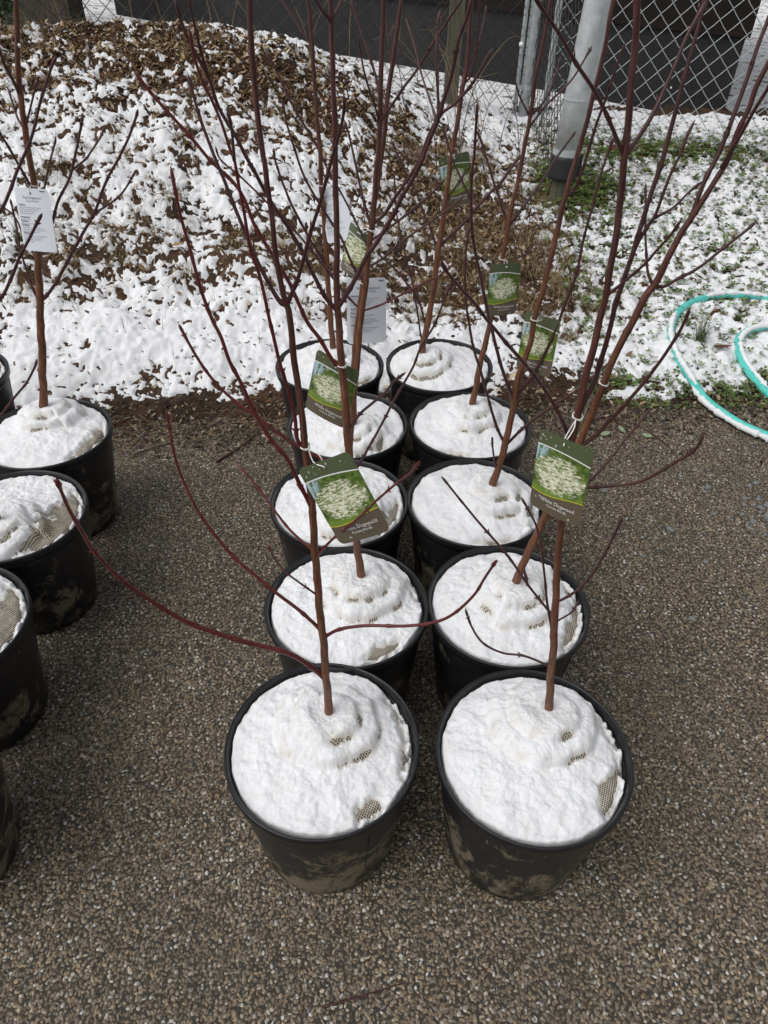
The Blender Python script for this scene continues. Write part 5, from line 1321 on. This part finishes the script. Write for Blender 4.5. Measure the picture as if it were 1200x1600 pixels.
Pq = np.array([tips[rng.integers(0, len(tips))] * rng.uniform(0.8, 1.05) + rng.normal(0, 0.045, 3) for _ in range(60)])
cs = cards(Pq, (0.015, 0.035), LEAF_T, LEAF_F, [(0.85, 0.86, 0.87)], 'snow', M['snow'], zup=0.006, tilt=0.3, stretch=(0.5, 0.9)); cs.parent = sh
tag(sh, 'small green evergreen shrub with snow on its leaves behind the fence', 'shrub')

# dry weeds and vines along the fence
rs = random.Random(12)
for q in range(34):
    u = rs.random(); x = -2.6 + u * 3.4; y = 4.15 + (x + 3.0) * 0.42 + rs.uniform(-0.06, 0.10)
    if q > 25:
        x = rs.uniform(0.25, 1.0); y = rs.uniform(4.2, 5.2)
    parts = []
    z = gz(x, y); hgt = rs.uniform(0.18, 0.55); lx = rs.uniform(-0.25, 0.25)
    P = catmull([(0, 0, -0.03), (lx * 0.3, rs.uniform(-0.04, 0.04), hgt * 0.5), (lx, rs.uniform(-0.06, 0.06), hgt), (lx * 1.6, rs.uniform(-.05, .05), hgt * rs.uniform(0.9, 1.15))], 5)
    parts.append(tube_arrays(P, np.linspace(0.0024, 0.0007, len(P)), 5))
    for b in range(rs.randint(1, 4)):
        i = rs.randint(3, len(P) - 3); dd = np.array([rs.uniform(-0.14, 0.14), rs.uniform(-0.05, 0.05), rs.uniform(0.03, 0.14)])
        parts.append(tube_arrays(catmull([P[i], P[i] + dd * 0.6, P[i] + dd], 3), np.linspace(0.0014, 0.0005, 7), 4))
    V, F = merge(parts); V = np.array(V)
    o_ = pyd('dry_weed', V, F, M['weed_' + str(q % 2)], None, True); o_.location = (x, y, z)
    tag(o_, ('pale tan' if q % 2 == 0 else 'dark brown') + (' dry weed stem standing near the steel post' if q > 25 else ' dry weed stem standing along the dull chain-link fence'), 'weed', 'dry weeds near the post' if q > 25 else 'dry weeds along the fence')

# bare saplings and weed stems on the bank behind the double row
rs = random.Random(77)
for q in range(30):
    x = rs.uniform(-0.25, 0.95); y = rs.uniform(3.1, 4.7); z = gz(x, y); hgt = rs.uniform(0.16, 0.48); lx = rs.uniform(-0.16, 0.16)
    P = catmull([(0, 0, -0.04), (lx * 0.35, 0.01, hgt * 0.5), (lx, rs.uniform(-0.05, 0.05), hgt)], 7)
    parts = [tube_arrays(P, np.linspace(0.0030, 0.0009, len(P)), 5)]
    for b in range(rs.randint(1, 4)):
        i = rs.randint(4, len(P) - 4); dd = np.array([rs.choice((-1, 1)) * rs.uniform(0.04, 0.13), rs.uniform(-0.04, 0.04), rs.uniform(0.05, 0.16)])
        parts.append(tube_arrays(catmull([P[i], P[i] + dd * [0.6, 0.6, 0.45], P[i] + dd], 4), np.linspace(0.0017, 0.0006, 9), 4))
    V, F = merge(parts); o_ = pyd('sapling', V, F, M['twig'], None, True); o_.location = (x, y, z)
    tag(o_, 'thin bare dark red sapling growing on the bank behind the double row', 'sapling', 'bare saplings on the bank')

# ------------------------------------------------------------------ hose
def on_ground(x, y, lift):
    return (x, y, max(float(ground_z(np.array([x]), np.array([y]))[0]), 0.0) + lift)
HR = 0.0165
big = [(3.3, 1.75), (2.4, 1.80), (1.66, 2.10), (1.537, 2.213), (1.488, 2.275), (1.399, 2.37), (1.322, 2.523), (1.300, 2.679), (1.285, 2.833), (1.293, 2.969), (1.338, 3.10), (1.42, 3.207), (1.54, 3.286), (1.676, 3.319), (1.856, 3.292), (2.03, 3.20), (2.16, 3.02),
       (2.14, 2.80), (1.98, 2.62), (1.80, 2.53), (1.662, 2.53), (1.61, 2.58), (1.59, 2.692), (1.576, 2.802), (1.583, 2.905), (1.611, 2.986), (1.679, 3.05), (1.785, 3.08), (1.879, 3.075), (1.97, 3.0)]
pts = np.array([on_ground(x, y, HR + (0.004)) for x, y in big])
for _ in range(2):
    pts[1:-1, 2] = 0.25 * pts[:-2, 2] + 0.5 * pts[1:-1, 2] + 0.25 * pts[2:, 2]
HP = catmull(pts, 10)
hz = empty('garden_hose', (0, 0, 0))
tube('tube', HP, HR, M['hose'], hz, 16)
tag(hz, 'thick turquoise garden hose looped on the snowy grass', 'hose')
# snow lying along the hose
def snow_run(i0, i1, side, seed):
    seg = HP[i0:i1]
    T = np.gradient(seg, axis=0); T /= np.linalg.norm(T, axis=1)[:, None]
    N = np.cross(T, [0, 0, 1]); N /= np.linalg.norm(N, axis=1)[:, None]
    u = np.linspace(0, 1, len(seg)); rs_ = 0.5 + 0.5 * fbm(u * 9 + seed, u * 0 + seed, seed, 3)
    t2 = np.linspace(0, len(seg) - 1, len(seg) * 3); s3 = np.stack([np.interp(t2, np.arange(len(seg)), seg[:, c]) for c in range(3)], -1); N3 = np.stack([np.interp(t2, np.arange(len(seg)), N[:, c]) for c in range(3)], -1)
    w = 0.0115 + 0.0065 * fbm(t2 * 0.45 + seed, t2 * 0, seed, 4, 0.7)
    w = w * np.clip(np.minimum(t2, t2[-1] - t2) / 4.0, 0.1, 1)
    c = s3 + N3 * side * HR * 0.55 + np.array([0, 0, 1]) * HR * (0.72 if abs(side) < 1 else 0.05)
    return tube_arrays(c, np.maximum(w, 0.001), 9)
sparts = [snow_run(12, 68, -1.75, 3), snow_run(64, 106, -0.4, 4), snow_run(118, 142, 0.5, 6), snow_run(212, 248, 0.9, 8), snow_run(244, 282, 0.9, 9)]
V, F = merge(sparts); pyd('snow', V, F, M['snow'], hz, True)

# ------------------------------------------------------------------ small things on the ground
def clod(name, loc, r, mat, label, cat, group=None, squash=0.6, seed=0):
    bm = bmesh.new(); bmesh.ops.create_icosphere(bm, subdivisions=2, radius=r)
    rs = random.Random(seed)
    ax = [rs.uniform(0.7, 1.3), rs.uniform(0.6, 1.1), squash]
    for v_ in bm.verts:
        nn = 1 + 0.22 * math.sin(v_.co.x / r * 3 + seed) * math.cos(v_.co.y / r * 2.5 + seed * 2) + rs.uniform(-0.09, 0.09)
        v_.co = Vector((v_.co.x * ax[0], v_.co.y * ax[1], v_.co.z * ax[2])) * nn
    me = bpy.data.meshes.new(name); bm.to_mesh(me); bm.free(); me.materials.append(mat)
    o_ = link(bpy.data.objects.new(name, me)); o_.location = loc; o_.rotation_euler.z = rs.uniform(0, 6.28)
    if label:
        tag(o_, label, cat, group)
    return o_
gm = NT('grey_limestone'); v = gm.coord('Object'); M['limestone'] = gm.set(gm.ramp(gm.noise(v, 60, 4, 0.7), [(0.3, (0.13, 0.135, 0.135)), (0.7, (0.27, 0.275, 0.27))]), 0.8, 0.3)
rs = random.Random(21)
for q in range(70):
    if q < 58:
        a = rs.uniform(0, 6.28); rad = abs(rs.gauss(0, 0.11)); x, y = 1.31 + 0.9 * rad * math.cos(a), 1.83 + 1.25 * rad * math.sin(a)
    else:
        x, y = [(0.562, 1.45), (0.63, 1.43), (0.52, 1.30), (0.83, 1.62), (0.95, 1.75), (0.86, 1.78), (1.02, 1.60), (0.66, 1.60), (0.90, 1.36), (1.05, 1.95), (0.78, 1.95), (0.50, 1.12)][q - 58]
    r_ = rs.uniform(0.006, 0.013)
    clod('gravel_stone', (x, y, r_ * 0.35), r_, M['limestone'],
         'loose grey gravel stone in the little heap on the pavement' if q < 58 else 'single loose grey stone lying on the brown pavement', 'stone',
         'loose grey gravel heap' if q < 58 else 'scattered single stones', 0.6, q)

def leaf_thing(name, loc, L, W, rz, mat, label, curl=0.25, cat='leaf'):
    V, F = [], []
    n = 8
    for i in range(n + 1):
        u = -1 + 2 * i / n; wv = W * (1 - abs(u) ** 2.2) * (1.0 if u < 0 else 0.95)
        for s in (-1, -0.5, 0, 0.5, 1):
            V.append((u * L, s * wv, curl * L * (s * s * 0.5 + 0.25 * u * u) + (0.0 if s else -0.0015)))
    for i in range(n):
        for j in range(4):
            F.append((i * 5 + j, i * 5 + j + 1, i * 5 + j + 6, i * 5 + j + 5))
    o_ = pyd(name, V, F, mat, None, True); o_.location = loc; o_.rotation_euler = (0.1, -0.12, rz)
    st = tube('stalk', [(-L, 0, curl * L * 0.25), (-L * 1.3, 0.002, curl * L * 0.4)], 0.0008, mat, o_, 5)
    return tag(o_, label, cat)
rb = NT('red_brown_leaf'); v = rb.coord('Object'); M['rleaf'] = rb.set(rb.ramp(rb.noise(v, 60, 4, 0.6), [(0.3, (0.05, 0.016, 0.010)), (0.7, (0.15, 0.052, 0.028))]), 0.5, 0.4)
yb = NT('tan_leaf'); v = yb.coord('Object'); M['tleaf'] = yb.set(yb.ramp(yb.noise(v, 50, 4, 0.6), [(0.3, (0.20, 0.12, 0.05)), (0.7, (0.42, 0.28, 0.14))]), 0.6, 0.3)
gb = NT('pale_green_leaf'); v = gb.coord('Object'); M['gleaf'] = gb.set(gb.ramp(gb.noise(v, 60, 4, 0.6), [(0.3, (0.16, 0.22, 0.10)), (0.7, (0.36, 0.42, 0.28))]), 0.5, 0.4)
leaf_thing('fallen_leaf', on_ground(1.492, 2.87, 0.024), 0.036, 0.012, -0.15, M['rleaf'], 'red-brown fallen leaf on the snow inside the hose loop')
leaf_thing('fallen_leaf', on_ground(-0.93, 3.12, 0.022), 0.030, 0.016, 0.2, M['tleaf'], 'pale tan fallen leaf on the bank beyond the single line of pots', 0.15)
leaf_thing('fallen_leaf', on_ground(1.37, 4.78, 0.05), 0.040, 0.024, 0.9, M['rleaf'], 'curled red-brown leaf in the clover below the bright fence', 0.4)
for (x, y, a) in ((0.86, 2.30, 0.3), (0.93, 2.33, 1.9), (1.02, 2.29, -0.6)):
    leaf_thing('fallen_leaf', (x, y, 0.008), 0.022, 0.012, a, M['gleaf'], 'small pale green leaf fallen among twigs on the pavement', 0.15)['group'] = 'pale leaves among the twigs'

# grass tuft in the hose loop
def tuft(loc, n, hgt, spread, pal, label, seed):
    rs = np.random.default_rng(seed)
    parts_v, parts_f, cols = [], [], []
    for q in range(n):
        a = rs.uniform(0, 6.28); L = hgt * rs.uniform(0.45, 1.1); ln = rs.uniform(0.05, spread); w = rs.uniform(0.0012, 0.0022)
        P = np.array([[math.cos(a) * L * u * math.sin(ln * (0.4 + u)), math.sin(a) * L * u * math.sin(ln * (0.4 + u)), L * u * math.cos(ln * (0.4 + u))] for u in np.linspace(0, 1, 6)]) + np.array([rs.normal(0, 0.012), rs.normal(0, 0.012), -0.01])
        sd = np.array([-math.sin(a), math.cos(a), 0])
        b = len(np.vstack(parts_v)) if parts_v else 0
        V = np.vstack([np.stack([P - sd * w * (1 - 0.9 * np.linspace(0, 1, 6))[:, None], P + sd * w * (1 - 0.9 * np.linspace(0, 1, 6))[:, None]], 1).reshape(-1, 3)])
        parts_v.append(V); parts_f += [(b + 2 * s, b + 2 * s + 1, b + 2 * s + 3, b + 2 * s + 2) for s in range(5)]
        cols.append(np.repeat(np.array(pal)[rs.integers(0, len(pal))][None] * rs.uniform(0.7, 1.2), 12, 0))
    e = empty('grass_tuft', loc)
    mesh_obj('blades', np.vstack(parts_v), np.array(parts_f), M['green'], e, False, np.vstack(cols))
    return tag(e, label, 'grass')
tuft(on_ground(1.425, 2.965, 0.0), 90, 0.17, 0.75, [(0.09, 0.15, 0.04), (0.14, 0.19, 0.06), (0.06, 0.10, 0.03), (0.20, 0.18, 0.08)], 'green grass tuft standing inside the turquoise hose loop', 3)
tuft(on_ground(-1.62, 3.12, 0.0), 60, 0.12, 1.1, [(0.13, 0.17, 0.04), (0.20, 0.19, 0.06), (0.10, 0.09, 0.03)], 'yellowish green grass tuft on the bank by the white Red Dogwood tag', 5)

# fallen twigs on the pavement
def twig(pts, r, label, subs=(), mat='twig'):
    pts = np.array(pts, float); o0 = pts[0].copy(); o0[2] = 0
    P = catmull(pts - o0, 6)
    parts = [tube_arrays(P, np.linspace(r, r * 0.5, len(P)), 6)]
    for sb in subs:
        Q = catmull(np.array(sb, float) - o0, 5); parts.append(tube_arrays(Q, np.linspace(r * 0.6, r * 0.25, len(Q)), 5))
    V, F = merge(parts); o_ = pyd('fallen_twig', V, F, M[mat], None, True); o_.location = o0
    return tag(o_, label, 'twig')
twig([(0.78, 2.36, 0.006), (0.86, 2.40, 0.012), (0.98, 2.38, 0.010), (1.06, 2.28, 0.006), (1.10, 2.18, 0.005)], 0.0028, 'forked dark twig on the pavement by the pale green leaves',
     [[(0.90, 2.40, 0.012), (0.97, 2.30, 0.02), (1.00, 2.22, 0.006)], [(0.93, 2.39, 0.01), (0.88, 2.22, 0.02), (0.87, 2.08, 0.006)], [(1.00, 2.22, 0.006), (0.93, 2.16, 0.015), (0.86, 2.13, 0.006)]])
twig([(-0.62, 2.08, 0.005), (-0.55, 2.16, 0.010), (-0.49, 2.28, 0.006)], 0.0045, 'short dark twig on the pavement between the single line and the double row', [[(-0.56, 2.15, 0.01), (-0.60, 2.22, 0.012)]])
twig([(-0.92, 2.13, 0.006), (-0.80, 2.19, 0.014), (-0.66, 2.20, 0.02), (-0.5, 2.27, 0.012)], 0.0032, 'long pale twig lying along the edge of the pavement debris', mat='oldwood')
twig([(-0.10, 0.395, 0.004), (-0.03, 0.412, 0.007), (0.05, 0.435, 0.004)], 0.0022, 'thin brown twig on the open pavement in front of the pots')

# falling snowflakes
for q, (x, y, z, r_) in enumerate([(0.20, 1.30, 1.405, 0.0035), (-0.185, 0.80, 1.285, 0.003), (0.26, 1.5, 1.10, 0.003), (-0.49, 1.1, 1.42, 0.0025), (0.55, 1.6, 1.30, 0.0025), (0.72, 1.4, 1.36, 0.002), (-0.20, 1.2, 1.40, 0.002), (-0.62, 1.5, 1.05, 0.0022), (0.35, 1.0, 1.18, 0.002), (0.9, 1.9, 1.2, 0.003)]):
    clod('snowflake', (x, y, z), r_, M['snow'], 'small white snowflake falling in the air above the pots', 'snowflake', 'falling snowflakes', 0.9, q)
